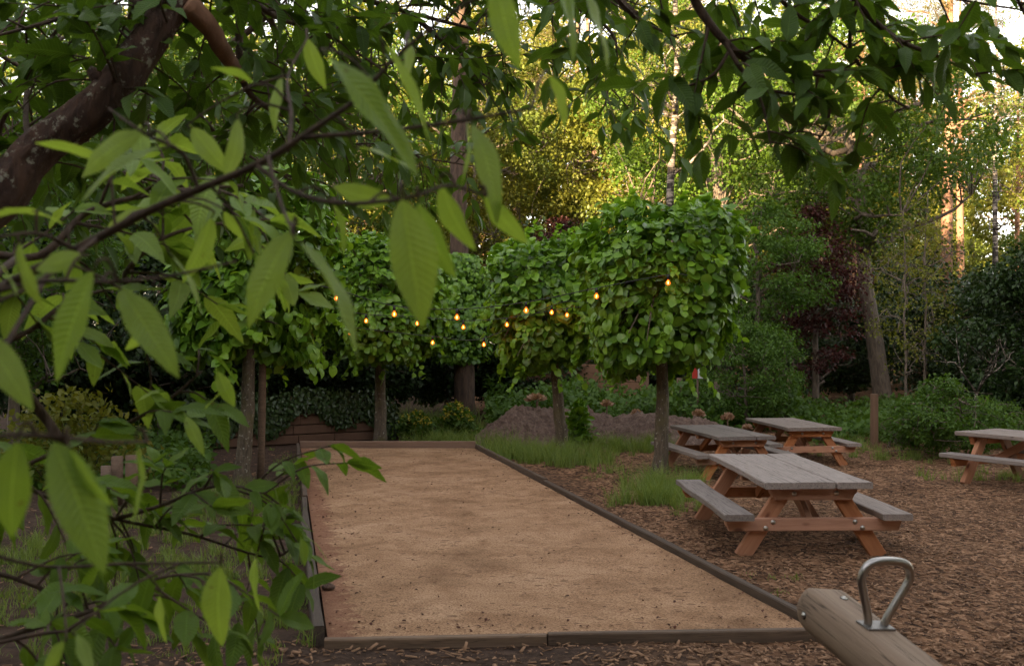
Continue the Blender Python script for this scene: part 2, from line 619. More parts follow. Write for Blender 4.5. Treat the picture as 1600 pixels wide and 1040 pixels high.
def sand_mat():
    m, nt, N, L, out = new_mat('court_sand')
    cv = coords(N, L)
    n1 = noise(N, L, cv, 1.1, 5, 0.62, 0.3)
    r = ramp(N, [(0.28, (0.30, 0.175, 0.095)), (0.5, (0.46, 0.28, 0.16)), (0.75, (0.58, 0.375, 0.23))])
    L.new(n1.outputs[0], r.inputs[0])
    n2 = noise(N, L, cv, 70, 5, 0.8)
    r2 = ramp(N, [(0.34, (0.26, 0.22, 0.19)), (0.55, (1, 1, 1)), (0.9, (1.0, 1.0, 1.0))])
    L.new(n2.outputs[0], r2.inputs[0])
    col = mixc(N, L, 1.0, r.outputs[0], r2.outputs[0], 'MULTIPLY')
    nm_ = noise(N, L, cv, 3.2, 6, 0.7, 0.6)
    rm_ = ramp(N, [(0.36, (0.66, 0.60, 0.55)), (0.56, (1, 1, 1))])
    L.new(nm_.outputs[0], rm_.inputs[0])
    col = mixc(N, L, 0.8, col, rm_.outputs[0], 'MULTIPLY')
    # small dark litter specks, streaked across the court
    mp = N.new('ShaderNodeMapping')
    mp.inputs['Scale'].default_value = (0.55, 1.0, 1)
    L.new(cv, mp.inputs[0])
    v = N.new('ShaderNodeTexVoronoi')
    v.inputs['Scale'].default_value = 15
    L.new(mp.outputs[0], v.inputs['Vector'])
    n3 = noise(N, L, cv, 2.2, 4, 0.7)
    sep = N.new('ShaderNodeSeparateXYZ')
    L.new(cv, sep.inputs[0])
    th = math_(N, L, 'MULTIPLY', math_(N, L, 'MAXIMUM', math_(N, L, 'SUBTRACT', n3.outputs[0], 0.34), 0.0), 1.0)
    speck = math_(N, L, 'LESS_THAN', v.outputs['Distance'], th)
    speck = math_(N, L, 'MULTIPLY', speck, 0.6)
    col = mixc(N, L, speck, col, (0.10, 0.05, 0.03))
    # rusty litter band along the left board
    ax = math_(N, L, 'ADD', sep.outputs[0], math_(N, L, 'MULTIPLY', sep.outputs[1], 0.2265))
    n4 = noise(N, L, cv, 9, 6, 0.75)
    edge = math_(N, L, 'SUBTRACT', 1.0, math_(N, L, 'MULTIPLY', math_(N, L, 'SUBTRACT', ax, 0.24), 1.5))
    em = math_(N, L, 'GREATER_THAN', math_(N, L, 'MULTIPLY', math_(N, L, 'MAXIMUM', edge, 0.0), math_(N, L, 'ADD', n4.outputs[0], 0.1)), 0.45)
    col = mixc(N, L, math_(N, L, 'MULTIPLY', em, 0.6), col, (0.17, 0.065, 0.04))
    bs = N.new('ShaderNodeBsdfPrincipled')
    bs.inputs['Roughness'].default_value = 0.92
    bs.inputs['Specular IOR Level'].default_value = 0.2
    L.new(col, bs.inputs['Base Color'])
    b = N.new('ShaderNodeBump')
    b.inputs['Strength'].default_value = 0.5
    b.inputs['Distance'].default_value = 0.01
    L.new(math_(N, L, 'ADD', n2.outputs[0], math_(N, L, 'MULTIPLY', n4.outputs[0], 0.8)), b.inputs['Height'])
    L.new(b.outputs[0], bs.inputs['Normal'])
    L.new(bs.outputs[0], out.inputs[0])
    return m


def soil_mat():
    m, nt, N, L, out = new_mat('heaped_soil')
    cv = coords(N, L)
    n1 = noise(N, L, cv, 16, 9, 0.78)
    r = ramp(N, [(0.3, (0.06, 0.038, 0.029)), (0.5, (0.17, 0.108, 0.082)), (0.72, (0.34, 0.23, 0.18))])
    L.new(n1.outputs[0], r.inputs[0])
    bs = N.new('ShaderNodeBsdfPrincipled')
    bs.inputs['Roughness'].default_value = 0.95
    L.new(r.outputs[0], bs.inputs['Base Color'])
    b = N.new('ShaderNodeBump')
    b.inputs['Strength'].default_value = 1.0
    b.inputs['Distance'].default_value = 0.05
    L.new(n1.outputs[0], b.inputs['Height'])
    L.new(b.outputs[0], bs.inputs['Normal'])
    L.new(bs.outputs[0], out.inputs[0])
    return m


M = {}
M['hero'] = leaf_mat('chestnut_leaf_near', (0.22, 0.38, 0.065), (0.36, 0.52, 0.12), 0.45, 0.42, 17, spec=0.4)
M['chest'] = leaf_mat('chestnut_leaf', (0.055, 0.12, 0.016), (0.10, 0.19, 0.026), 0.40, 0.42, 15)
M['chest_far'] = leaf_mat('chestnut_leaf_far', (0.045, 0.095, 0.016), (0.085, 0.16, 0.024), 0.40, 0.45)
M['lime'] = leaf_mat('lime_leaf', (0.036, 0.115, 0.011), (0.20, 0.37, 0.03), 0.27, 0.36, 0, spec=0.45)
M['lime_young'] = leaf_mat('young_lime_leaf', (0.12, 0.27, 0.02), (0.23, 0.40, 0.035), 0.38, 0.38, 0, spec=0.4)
M['chest_low_shaded'] = leaf_mat('shaded_low_chestnut_leaf', (0.10, 0.20, 0.025), (0.18, 0.30, 0.042), 0.42, 0.42, 15)  # darker than the near leaves: shade of the low boughs put into the colour
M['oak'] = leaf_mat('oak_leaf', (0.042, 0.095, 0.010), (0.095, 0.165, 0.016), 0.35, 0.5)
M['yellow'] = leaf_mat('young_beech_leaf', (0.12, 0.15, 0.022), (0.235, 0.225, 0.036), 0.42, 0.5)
M['copper'] = leaf_mat('copper_leaf', (0.045, 0.014, 0.013), (0.085, 0.027, 0.024), 0.25, 0.45, tcol=(1.4, 0.6, 0.6))
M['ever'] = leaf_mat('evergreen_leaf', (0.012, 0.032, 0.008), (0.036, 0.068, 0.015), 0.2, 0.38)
M['fresh'] = leaf_mat('fresh_shrub_leaf', (0.055, 0.125, 0.018), (0.095, 0.18, 0.026), 0.4, 0.5)
M['needle'] = leaf_mat('pine_needle', (0.075, 0.085, 0.022), (0.14, 0.12, 0.034), 0.25, 0.5)
M['ivy'] = leaf_mat('ivy_leaf', (0.020, 0.045, 0.014), (0.05, 0.085, 0.024), 0.15, 0.33)
M['grass'] = leaf_mat('grass_blade', (0.09, 0.17, 0.03), (0.25, 0.33, 0.085), 0.35, 0.5)
M['flower_y'] = leaf_mat('yellow_blossom', (0.42, 0.34, 0.03), (0.55, 0.45, 0.06), 0.3, 0.6)
M['dry'] = leaf_mat('dry_flower_head', (0.34, 0.20, 0.14), (0.50, 0.33, 0.24), 0.2, 0.8)
M['bark_ch'] = bark_mat('chestnut_bark', (0.028, 0.013, 0.008), (0.090, 0.045, 0.025), patch=(0.24, 0.23, 0.17), patch_lo=0.585, bump=1.0, scale=1.2)
M['twig'] = bark_mat('twig_bark', (0.045, 0.028, 0.018), (0.10, 0.060, 0.036), scale=3)
M['bark_lime'] = bark_mat('lime_bark', (0.05, 0.038, 0.026), (0.15, 0.115, 0.078), scale=1.6, patch=(0.38, 0.37, 0.31), patch_lo=0.60, moss=(0.10, 0.085, 0.03))
M['bark_pine'] = bark_mat('pine_bark', (0.028, 0.017, 0.012), (0.12, 0.072, 0.048), scale=0.6, bump=1.0)
M['bark_orange'] = bark_mat('upper_pine_bark', (0.14, 0.07, 0.045), (0.32, 0.17, 0.10), scale=0.5)
M['bark_oak'] = bark_mat('oak_bark', (0.07, 0.053, 0.042), (0.20, 0.155, 0.12), scale=0.7, bump=1.0)
M['birch'] = birch_mat('birch_bark')
M['wood_red'] = wood_mat('larch_timber', (0.34, 0.135, 0.062), (0.50, 0.235, 0.12), knots=(0.13, 0.035, 0.015), worn=(0.34, 0.15, 0.08))
M['wood_grey'] = wood_mat('weathered_plank', (0.165, 0.138, 0.125), (0.32, 0.268, 0.24), cracks=0.75, grain=1.2, worn=(0.22, 0.17, 0.14))
M['wood_edge'] = wood_mat('edging_timber', (0.045, 0.033, 0.026), (0.13, 0.095, 0.07), cracks=0.6)
M['wood_pale'] = wood_mat('pale_edging_timber', (0.10, 0.065, 0.042), (0.24, 0.16, 0.105), cracks=0.5)
M['wood_log'] = wood_mat('seesaw_timber', (0.27, 0.19, 0.135), (0.45, 0.335, 0.24), cracks=0.7, grain=1.5, worn=(0.24, 0.18, 0.14))
M['stake'] = wood_mat('stake_timber', (0.10, 0.062, 0.040), (0.20, 0.13, 0.085), cracks=0.5)
M['post'] = wood_mat('brown_post_timber', (0.16, 0.085, 0.05), (0.26, 0.15, 0.09), cracks=0.4)
M['steel'] = plain_mat('brushed_steel', (0.46, 0.44, 0.42), 0.34, 1.0, 0.06)
M['bolt'] = plain_mat('zinc_bolt', (0.55, 0.53, 0.50), 0.35, 1.0)
M['dark'] = plain_mat('black_rubber', (0.012, 0.012, 0.012), 0.5)
M['filament'] = emit_mat('glowing_filament', (1.0, 0.18, 0.02), 220.0)
def amber_glass():
    m, nt, N, L, out = new_mat('amber_glass')
    t = N.new('ShaderNodeBsdfTransparent')
    t.inputs[0].default_value = (1.0, 0.72, 0.38, 1)
    e = N.new('ShaderNodeEmission')
    e.inputs[0].default_value = (1.0, 0.20, 0.022, 1)
    e.inputs[1].default_value = 0.30
    mx = N.new('ShaderNodeMixShader')
    mx.inputs[0].default_value = 0.8
    L.new(t.outputs[0], mx.inputs[1])
    L.new(e.outputs[0], mx.inputs[2])
    L.new(mx.outputs[0], out.inputs[0])
    return m
M['bulb'] = amber_glass()
M['block'] = plain_mat('brown_block', (0.125, 0.068, 0.042), 0.9, 0, 0.35, 5)
M['tan'] = plain_mat('tan_board', (0.17, 0.088, 0.05), 0.85, 0, 0.2, 3)
M['sign_red'] = plain_mat('red_paint', (0.45, 0.03, 0.02), 0.5)
M['sign_white'] = plain_mat('white_paint', (0.7, 0.7, 0.72), 0.5)
M['ground'] = ground_mat()
M['sand'] = sand_mat()
M['soil'] = soil_mat()
M['chips'] = leaf_mat('wood_chip', (0.045, 0.024, 0.014), (0.42, 0.25, 0.15), 0.02, 0.9, tcol=(1, 1, 1), spec=0.15)

# ------------------------------------------------------------------ setting: ground, court, mound
def grid_sheet(x0, x1, y0, y1, nx, ny, zf):
    X, Y = np.meshgrid(np.linspace(x0, x1, nx), np.linspace(y0, y1, ny))
    Z = zf(X, Y)
    V = np.stack([X.ravel(), Y.ravel(), Z.ravel()], 1)
    i, j = np.meshgrid(np.arange(ny - 1), np.arange(nx - 1), indexing='ij')
    a = i * nx + j
    Q = np.stack([a, a + 1, a + nx + 1, a + nx], -1).reshape(-1, 4)
    return V, Q


def wavy(X, Y, s=1.0):
    return (np.sin(X * 1.3 * s + 2) * np.cos(Y * 0.9 * s + 1) + 0.6 * np.sin(X * 2.9 * s + Y * 2.1 * s) + 0.4 * np.sin(Y * 5.1 * s - X * 3.7 * s)) / 2


NL, NR, FL, FR = G(512, 1003), G(1272, 989), G(470, 702), G(741, 702)


def court_uv(X, Y):
    """distance inside the court outline (positive inside)"""
    c = [NL, NR, FR, FL]
    d = np.full(np.shape(X), 1e9)
    for k in range(4):
        a, b = c[k], c[(k + 1) % 4]
        nx, ny = -(b.y - a.y), (b.x - a.x)
        l = math.hypot(nx, ny)
        d = np.minimum(d, ((X - a.x) * nx + (Y - a.y) * ny) / l)
    return d


def gz(X, Y):
    z = 0.022 * wavy(np.asarray(X), np.asarray(Y)) + 0.010 * wavy(np.asarray(X), np.asarray(Y), 3.1)
    far = np.clip((np.asarray(Y) - 18) / 30, 0, 1)
    inside = np.clip(court_uv(X, Y) * 4 + 1.0, 0, 1)
    return z * (1 - inside) - 0.02 * inside - 0.01 + far * 0.5


mb = MB()
xs = np.concatenate([np.linspace(-250, -14, 14)[:-1], np.linspace(-14, 14, 150), np.linspace(14, 250, 14)[1:]])
ys = np.concatenate([np.linspace(-120, -2, 8)[:-1], np.linspace(-2, 26, 150), np.linspace(26, 330, 22)[1:]])
X, Y = np.meshgrid(xs, ys)
V = np.stack([X.ravel(), Y.ravel(), gz(X, Y).ravel()], 1)
i, j = np.meshgrid(np.arange(len(ys) - 1), np.arange(len(xs) - 1), indexing='ij')
a = i * len(xs) + j
mb.add(V, np.stack([a, a + 1, a + len(xs) + 1, a + len(xs)], -1).reshape(-1, 4))
kind(mb.build('ground', M['ground']), 'structure')

# the sand of the court
mb = MB()
nu, nv = 40, 110
u, v = np.meshgrid(np.linspace(0, 1, nu), np.linspace(0, 1, nv))
A = lambda p: np.array([p.x, p.y])
XY = ((1 - u) * (1 - v))[..., None] * A(NL) + (u * (1 - v))[..., None] * A(NR) + (u * v)[..., None] * A(FR) + ((1 - u) * v)[..., None] * A(FL)
Z = 0.025 + 0.006 * wavy(XY[..., 0], XY[..., 1], 2.0)
V = np.concatenate([XY.reshape(-1, 2), Z.reshape(-1, 1)], 1)
i, j = np.meshgrid(np.arange(nv - 1), np.arange(nu - 1), indexing='ij')
a = i * nu + j
mb.add(V, np.stack([a, a + 1, a + nu + 1, a + nu], -1).reshape(-1, 4))
kind(mb.build('sand_ground', M['sand']), 'structure')


def board(name, label, p0, p1, w, h, top, mat, seed, wob=0.006, group='timber boards edging the sand court'):
    d = (p1 - p0)
    Lg = d.length
    mb = MB()
    V_, Q_ = prism_x(0, Lg, 0, 0, w, h, 0.008, max(6, int(Lg * 3)), wob, seed)
    mb.add(V_, Q_)
    o = mb.build(name, mat, None, False)
    o.location = (p0.x, p0.y, top - h / 2)
    o.rotation_euler = (0, 0, math.atan2(d.y, d.x))
    return tag(o, label, 'edging board', group)


dl = (FL - NL).normalized()
mid_l = NL + dl * 4.6
off = Vector((-0.05, 0, 0))
board('edging_board', 'dark weathered timber board along the left side of the sand court, nearer length', NL + off, NL + dl * 4.9 + off, 0.065, 0.22, 0.095, M['wood_edge'], 1, 0.012)
board('edging_board', 'dark timber board on the left of the sand court, farther length near the block wall', NL + dl * 4.96 + off * 0.7, FL + off, 0.05, 0.2, 0.105, M['wood_edge'], 2, 0.009)
dr = (FR - NR).normalized()
offr = Vector((0.04, 0, 0))
board('edging_board', 'long dark timber board between sand court and picnic tables, nearer length', NR + offr, NR + dr * 6.2 + offr, 0.05, 0.2, 0.075, M['wood_edge'], 3, 0.006)
board('edging_board', 'dark timber board at the far right side of the sand court beside the tall grass', NR + dr * 6.24 + offr * 1.3, FR + offr, 0.05, 0.2, 0.09, M['wood_edge'], 4, 0.006)
dn = (NR - NL).normalized()
mid_n = NL + dn * 1.25
board('edging_board', 'pale timber board at the near end of the sand court, left length with the corner', NL + Vector((-0.01, -0.035, 0)), mid_n + Vector((0, -0.035, 0)), 0.05, 0.2, 0.036, M['wood_pale'], 5, 0.004)
board('edging_board', 'pale timber board at the near end of the sand court, right length reaching the seesaw', mid_n + Vector((0.01, -0.03, 0)), NR + Vector((0.03, -0.035, 0)), 0.05, 0.2, 0.042, M['wood_pale'], 6, 0.004)
board('edging_board', 'reddish brown timber board closing the far end of the sand court', FL + Vector((-0.02, 0.06, 0)), FR + Vector((0.02, 0.06, 0)), 0.05, 0.24, 0.13, M['post'], 7, 0.003)

# heap of soil behind the tall grass
mx0, mx1, my = G(735, 690).x, G(1190, 690).x, 17.6
def mound_z(X, Y):
    t = (X - mx0) / (mx1 - mx0)
    env = np.clip(np.minimum(t * 7, (1 - t) * 3), 0, 1) ** 0.6
    prof = np.exp(-((Y - my - 0.3 * np.sin(X * 1.7)) / 0.62) ** 2)
    h = 0.60 + 0.05 * np.sin(X * 2.3) + 0.04 * np.sin(X * 5.7 + 1) - 0.10 * t
    lump = 0.035 * np.sin(X * 13 + Y * 7) * np.cos(Y * 17 - X * 4) + 0.025 * np.sin(X * 29 + 1) * np.sin(Y * 31)
    return env * prof * (h + lump) - 0.06
mb = MB()
V_, Q_ = grid_sheet(mx0 - 0.3, mx1 + 0.3, my - 1.6, my + 1.6, 150, 80, mound_z)
mb.add(V_ + np.concatenate([np.zeros((len(V_), 2)), rng.normal(0, 0.02, (len(V_), 1))], 1), Q_)
kind(mb.build('terrain_mound', M['soil']), 'structure')

# ------------------------------------------------------------------ picnic tables
def part(name, parent, origin, ax, up, L0, L1, w, t, mat, ch=0.006, n=2, wob=0, seed=0, s0=0, s1=0):
    """timber with its grain along local X, laid from origin along ax"""
    mbx = MB()
    V_, Q_ = prism_x(L0, L1, 0, 0, w, t, ch, n, wob, seed, s0, s1)
    mbx.add(V_, Q_)
    o = mbx.build(name, mat, parent, False)
    ax = Vector(ax).normalized()
    z = Vector(up)
    z = (z - ax * z.dot(ax)).normalized()
    y = z.cross(ax)
    R = Matrix((ax, y, z)).transposed().to_4x4()
    o.matrix_local = Matrix.Translation(origin) @ R
    return o


def bolt_mesh():
    mbx = MB()
    pr = [(0.0, 0.0005), (0.0, 0.020), (0.003, 0.020), (0.0045, 0.013), (0.010, 0.012), (0.013, 0.008), (0.0135, 0.0005)]
    ns = 12
    V_ = []
    for (h, r) in pr:
        for k in range(ns):
            a_ = 2 * math.pi * k / ns
            V_.append((r * math.cos(a_), r * math.sin(a_), h))
    Q_ = [(i_ * ns + k, i_ * ns + (k + 1) % ns, (i_ + 1) * ns + (k + 1) % ns, (i_ + 1) * ns + k) for i_ in range(len(pr) - 1) for k in range(ns)]
    mbx.add(V_, Q_)
    return mbx.mesh('bolt', M['bolt'])


BOLT = bolt_mesh()


def picnic_table():
    root = thing('picnic_table', 'nearest picnic table', 'picnic table', group='picnic tables on the wood chips')
    TOP, Lh, W = 0.608, 1.02, 0.86
    # tabletop: three planks with gaps and rough edges, grain along the table
    mbx = MB()
    ws = (0.285, 0.275, 0.28)
    yy = -W / 2
    for k, w in enumerate(ws):
        V_, Q_ = prism_x(-Lh + (0.0, 0.012, -0.012)[k], Lh + (0.015, -0.01, 0.02)[k], yy + w / 2, 0, w, 0.052, 0.007, 14, 0.004 if k == 1 else 0.009, 20 + k)
        mbx.add(V_, Q_)
        yy += w + 0.010
    t = mbx.build('tabletop', M['wood_grey'], root, False)
    t.location = (0, 0, TOP - 0.026)
    t.rotation_euler = (0, 0, math.radians(90))
    for s in (-1, 1):
        o = part('bench_seat', root, (s * 0.63, 0, 0.33), (0, 1, 0), (0, 0, 1), -Lh, Lh, 0.24, 0.052, M['wood_grey'], 0.007, 14, 0.007, 30 + s)
    for e in (-1, 1):
        yf = e * 0.87
        bat = part('batten', root, (0, yf, TOP - 0.052 - 0.0535), (1, 0, 0), (0, 0, 1), -0.355, 0.355, 0.062, 0.105, M['wood_red'], 0.005, 2, 0, 0, -0.0, 0.0)
        # undercut ends
        me = bat.data
        for vtx in me.vertices:
            if abs(vtx.co.x) > 0.34 and vtx.co.z < 0:
                vtx.co.x *= 0.87
        beam = part('seat_support', root, (0, yf, 0.2535), (1, 0, 0), (0, 0, 1), -0.715, 0.715, 0.062, 0.10, M['wood_red'], 0.005)
        for vtx in beam.data.vertices:
            if abs(vtx.co.x) > 0.70 and vtx.co.z < 0:
                vtx.co.x *= 0.955
        yl = yf - e * 0.064
        for s in (-1, 1):
            a_, b_ = Vector((s * 0.56, yl, -0.02)), Vector((s * 0.19, yl, TOP - 0.054))
            d_ = b_ - a_
            leg = part('leg', root, a_, d_, (0, 1, 0), 0, d_.length, 0.125, 0.062, M['wood_red'], 0.005)
            # horizontal cuts at foot and head
            k = d_.x / d_.z
            for vtx in leg.data.vertices:
                wv = vtx.co.y * (1 if True else 1)
                # sideways axis of the leg in table space
                side = leg.matrix_local.to_3x3() @ Vector((0, 1, 0))
                shift = -wv * side.z / (d_.normalized().z)
                vtx.co.x += shift
        out = e
        for (bx, bz, host) in ((-0.16, 0, bat), (0.18, 0.004, bat), (-0.33, 0.022, beam), (-0.39, -0.026, beam), (0.33, 0.022, beam), (0.39, -0.026, beam)):
            bo = link_mesh('bolt', BOLT, host)
            bo.matrix_local = Matrix.Translation((bx, out * 0.031, bz)) @ Matrix.Rotation(math.radians(-90 * out), 4, 'X')
        # brace from the beam up to the middle of the top
        a_, b_ = Vector((0.0, yf - e * 0.10, 0.25)), Vector((0.0, e * 0.26, TOP - 0.054))
        d_ = b_ - a_
        part('brace', root, a_, d_, (1, 0, 0), 0, d_.length, 0.09, 0.05, M['wood_red'], 0.004)
    part('batten', root, (0, 0, TOP - 0.052 - 0.0335), (1, 0, 0), (0, 0, 1), -0.36, 0.36, 0.09, 0.065, M['wood_red'], 0.004)
    return root


t1 = picnic_table()
spots = [(Vector((2.40, 8.87, 0)), 1.2, 'nearest picnic table with bolted end and grey plank top, beside the sand court'),
         (Vector((2.79, 13.36, 0)), 10, 'second picnic table standing behind the lichened lime trunk, partly hidden by the nearest table'),
         (Vector((4.12, 14.69, 0)), 5, 'farthest picnic table, in front of the dark undergrowth and the short brown post'),
         (Vector((6.43, 11.77, 0)), 30, 'picnic table cut off by the right edge, beside the big round bush')]
for k, (loc, deg, lab) in enumerate(spots):
    o = t1 if k == 0 else copy_tree(t1)
    o.location = loc
    o.rotation_euler = (0, 0, math.radians(deg))
    o['label'] = lab
    if k in (1, 2):
        o.scale = (0.89, 0.89, 0.89)

# ------------------------------------------------------------------ seesaw
def seesaw():
    E = P(1279, 944, 3.30)
    B = P(1494, 1118, 2.62)
    ax = (B - E).normalized()
    root = thing('seesaw', 'weathered log seesaw beam with steel loop handle on wood chips', 'seesaw', (E + ax * 1.9) * 1.0)
    root.location.z = 0
    base = Vector(root.location)
    Ltot = 3.8
    # beam: log flattened on top, rounded end
    mbx = MB()
    ns = 28
    prof = []
    r = 0.092
    for k in range(ns):
        a_ = 2 * math.pi * k / ns
        x_, z_ = r * math.cos(a_), r * math.sin(a_)
        z_ = min(z_, 0.066)
        prof.append((x_, z_))
    prof = np.array(prof)
    rows, st = [], [(0.0, 0.02), (0.0, 0.80), (0.008, 0.9), (0.022, 0.965), (0.045, 1.0)]
    st += [(x_, 1.0) for x_ in np.linspace(0.3, Ltot - 0.3, 12)]
    st += [(Ltot - 0.045, 1.0), (Ltot - 0.022, 0.965), (Ltot - 0.008, 0.9), (Ltot, 0.8), (Ltot, 0.02)]
    for x_, s_ in st:
        rows.append(np.concatenate([np.full((ns, 1), x_), prof * s_], 1))
    V_ = np.concatenate(rows)
    Q_ = [(i_ * ns + k, i_ * ns + (k + 1) % ns, (i_ + 1) * ns + (k + 1) % ns, (i_ + 1) * ns + k) for i_ in range(len(rows) - 1) for k in range(ns)]
    mbx.add(V_, Q_)
    beam = mbx.build('beam', M['wood_log'], root)
    z = Vector((0.12, 0, 1))
    z = (z - ax * z.dot(ax)).normalized()
    y = z.cross(ax)
    R = Matrix((ax, y, z)).transposed().to_4x4()
    beam.matrix_local = Matrix.Translation(E - base) @ R
    # recessed bolt holes seen at the end
    for k, (x_, yv, zz, rot) in enumerate(((0.10, 0.02, 0.0665, 0), (0.07, 0.0915, -0.01, -90))):
        mbh = MB()
        V2, Q2, _ = tube([(0, 0, -0.006), (0, 0, 0.0015)], [0.013, 0.013], 14)
        mbh.add(V2, Q2)
        h = mbh.build('bolt_hole', M['dark'], beam)
        sgn = 1
        h.matrix_local = Matrix.Translation((x_, -yv if rot else yv, zz)) @ Matrix.Rotation(math.radians(90 if rot else 0), 4, 'X')
        bo = link_mesh('bolt', BOLT, beam)
        bo.matrix_local = Matrix.Translation((x_, (-yv - 0.0005) if rot else yv, zz + (0 if rot else 0.0005))) @ Matrix.Rotation(math.radians(90 if rot else 0), 4, 'X') @ Matrix.Scale(0.5, 4)

    def handle(xh):
        pts = [(0, 0.030, 0.0), (0, 0.036, 0.03), (0, 0.075, 0.115), (0, 0.088, 0.150), (0, 0.080, 0.182), (0, 0.055, 0.200), (0, 0.0, 0.206),
               (0, -0.055, 0.200), (0, -0.080, 0.182), (0, -0.088, 0.150), (0, -0.075, 0.115), (0, -0.036, 0.03), (0, -0.030, 0.0)]
        mbx = MB()
        V2, Q2, _ = tube(spline(pts, 60), 0.0125, 14)
        mbx.add(V2, Q2)
        h = mbx.build('handle', M['steel'], root)
        mbp = MB()
        V3, Q3 = prism_x(-0.03, 0.03, 0, 0, 0.10, 0.006, 0.002, 2)
        mbp.add(V3, Q3)
        M['dull'] = plain_mat('dull_steel', (0.25, 0.24, 0.23), 0.55, 1.0, 0.2, 40)
        pl = mbp.build('base_plate', M['dull'], h, False)
        pl.location = (0, 0, 0.002)
        h.matrix_local = Matrix.Translation(E - base) @ R @ Matrix.Translation((xh, 0, 0.068)) @ Matrix.Rotation(math.radians(6), 4, 'Z')
        return h
    handle(0.31)
    handle(Ltot - 0.31)
    piv = E + ax * 1.9 - base
    for s in (-1, 1):
        mbx = MB()
        V2, Q2, _ = tube([(0, 0, -0.1), (0, 0, piv.z + 0.12)], [0.06, 0.06], 14)
        mbx.add(V2, Q2)
        po = mbx.build('pivot_post', M['wood_log'], root)
        po.location = y * s * 0.19
        po.location.z = 0
    mbx = MB()
    V2, Q2, _ = tube([-y * 0.24 + piv, y * 0.24 + piv], [0.016, 0.016], 12)
    mbx.add(V2, Q2)
    mbx.build('axle', M['steel'], root)
    return root


seesaw()

# ------------------------------------------------------------------ pleached limes
def lime(label, base, height, crown_c, half, trunk_r, lean_top, seed, n_shell, stake=None, leaf=0.125, nmat='lime', taper=0.10):
    """crown_c is the centre of the clipped crown in world space, half its half sizes"""
    r = np.random.default_rng(seed)
    root = thing('lime_tree', label, 'tree', base, group='clipped lime trees round the sand court')
    b = np.array(base)
    c = np.array(crown_c) - b
    h = np.array(half)
    mbx = MB()
    top = np.array([c[0], c[1], c[2] + h[2] * 0.5])
    n = 14
    pts = spline([(0, 0, -0.1), tuple(np.array(lean_top)), tuple(top)], n)
    pts[1:-1, :2] += r.normal(0, 0.006, (n - 2, 2))
    rad = np.linspace(trunk_r, trunk_r * 0.55, n)
    rad[0] = trunk_r * 1.25
    rad[1] = trunk_r * 1.08
    mbx.add(*tube(pts, rad, 16, True, 0.05, seed))
    # limbs
    for k in range(26):
        zmin = c[2] - h[2] * 0.75
        okp = [q for q in pts if q[2] > zmin]
        p0 = okp[int(r.integers(len(okp)))]
        tgt = c + r.uniform(-0.92, 0.92, 3) * h
        midp = (p0 + tgt) / 2 + np.array([0, 0, 0.12])
        mbx.add(*tube(spline([p0, midp, tgt], 7), np.linspace(0.03, 0.006, 7), 6))
    mbx.build('trunk', M['bark_lime'], root)
    mbl = MB()
    # bumpy clipped box: leaves on a shell whose depth varies in lumps, then a looser inner layer
    dirs = norm(r.normal(0, 1, (n_shell, 3)))
    pexp = 3.6
    k = (np.abs(dirs) ** pexp).sum(1) ** (-1 / pexp)
    lump = np.zeros(n_shell)
    lc = norm(r.normal(0, 1, (38, 3)))
    la = r.uniform(-0.5, 0.2, 38)
    for q, am in zip(lc, la):
        dd = ((dirs - q) ** 2).sum(1)
        lump += am * np.exp(-dd / 0.085)
    lump = np.minimum(lump, 0.10)
    tap = 1 + taper * dirs[:, 2:3] * np.array([1, 1, 0])
    depth = np.abs(r.normal(0, 0.06, n_shell)) + r.uniform(0, 1, n_shell) ** 7 * 0.35
    rad_ = k * (1 + lump - depth)
    pos = c + dirs * rad_[:, None] * h * tap
    out = norm(dirs * k[:, None] ** 3 * np.array([1, 1, 0.8]) + 0.0)
    d = out * 0.45 + r.normal(0, 0.5, (n_shell, 3)) + np.array([0, 0, -0.65])
    topm = dirs[:, 2] > 0.5
    d[topm] = out[topm] * np.array([1, 1, 0.15]) + r.normal(0, 0.5, (topm.sum(), 3)) + np.array([0, 0, -0.15])
    nr = out + np.array([0, 0, 0.8]) + r.normal(0, 0.45, (n_shell, 3))
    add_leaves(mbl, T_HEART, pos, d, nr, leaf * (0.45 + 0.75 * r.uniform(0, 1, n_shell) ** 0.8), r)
    mby = MB()
    # ragged shoots sticking out of the clipping line
    for s_ in range(75):
        q = norm(r.normal(0, 1, 3) + np.array([0, 0, 0.3]))
        kk = (np.abs(q) ** pexp).sum() ** (-1 / pexp)
        p0 = c + q * kk * h * 0.9
        dv = norm(q + r.normal(0, 0.4, 3) + np.array([0, 0, 0.0]))
        ln = r.uniform(0.18, 0.42)
        m_ = 9
        tt = np.linspace(0.1, 1, m_)[:, None]
        pp = p0 + dv * ln * tt + np.array([0, 0, -0.12]) * tt ** 2
        add_leaves(mby, T_HEART, pp, norm(r.normal(0, 0.6, (m_, 3)) + dv * 0.5 + np.array([0, 0, -0.5])), r.normal(0, 0.4, (m_, 3)) + np.array([0, 0, 1.0]) + q * 0.6, leaf * r.uniform(0.5, 0.95, m_), r)
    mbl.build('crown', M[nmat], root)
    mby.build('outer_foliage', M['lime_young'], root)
    if stake is not None:
        mbs = MB()
        mbs.add(*tube(spline(stake, 6), 0.045, 10, True, 0.06, 3))
        mbs.build('stake', M['stake'], root)
    return root


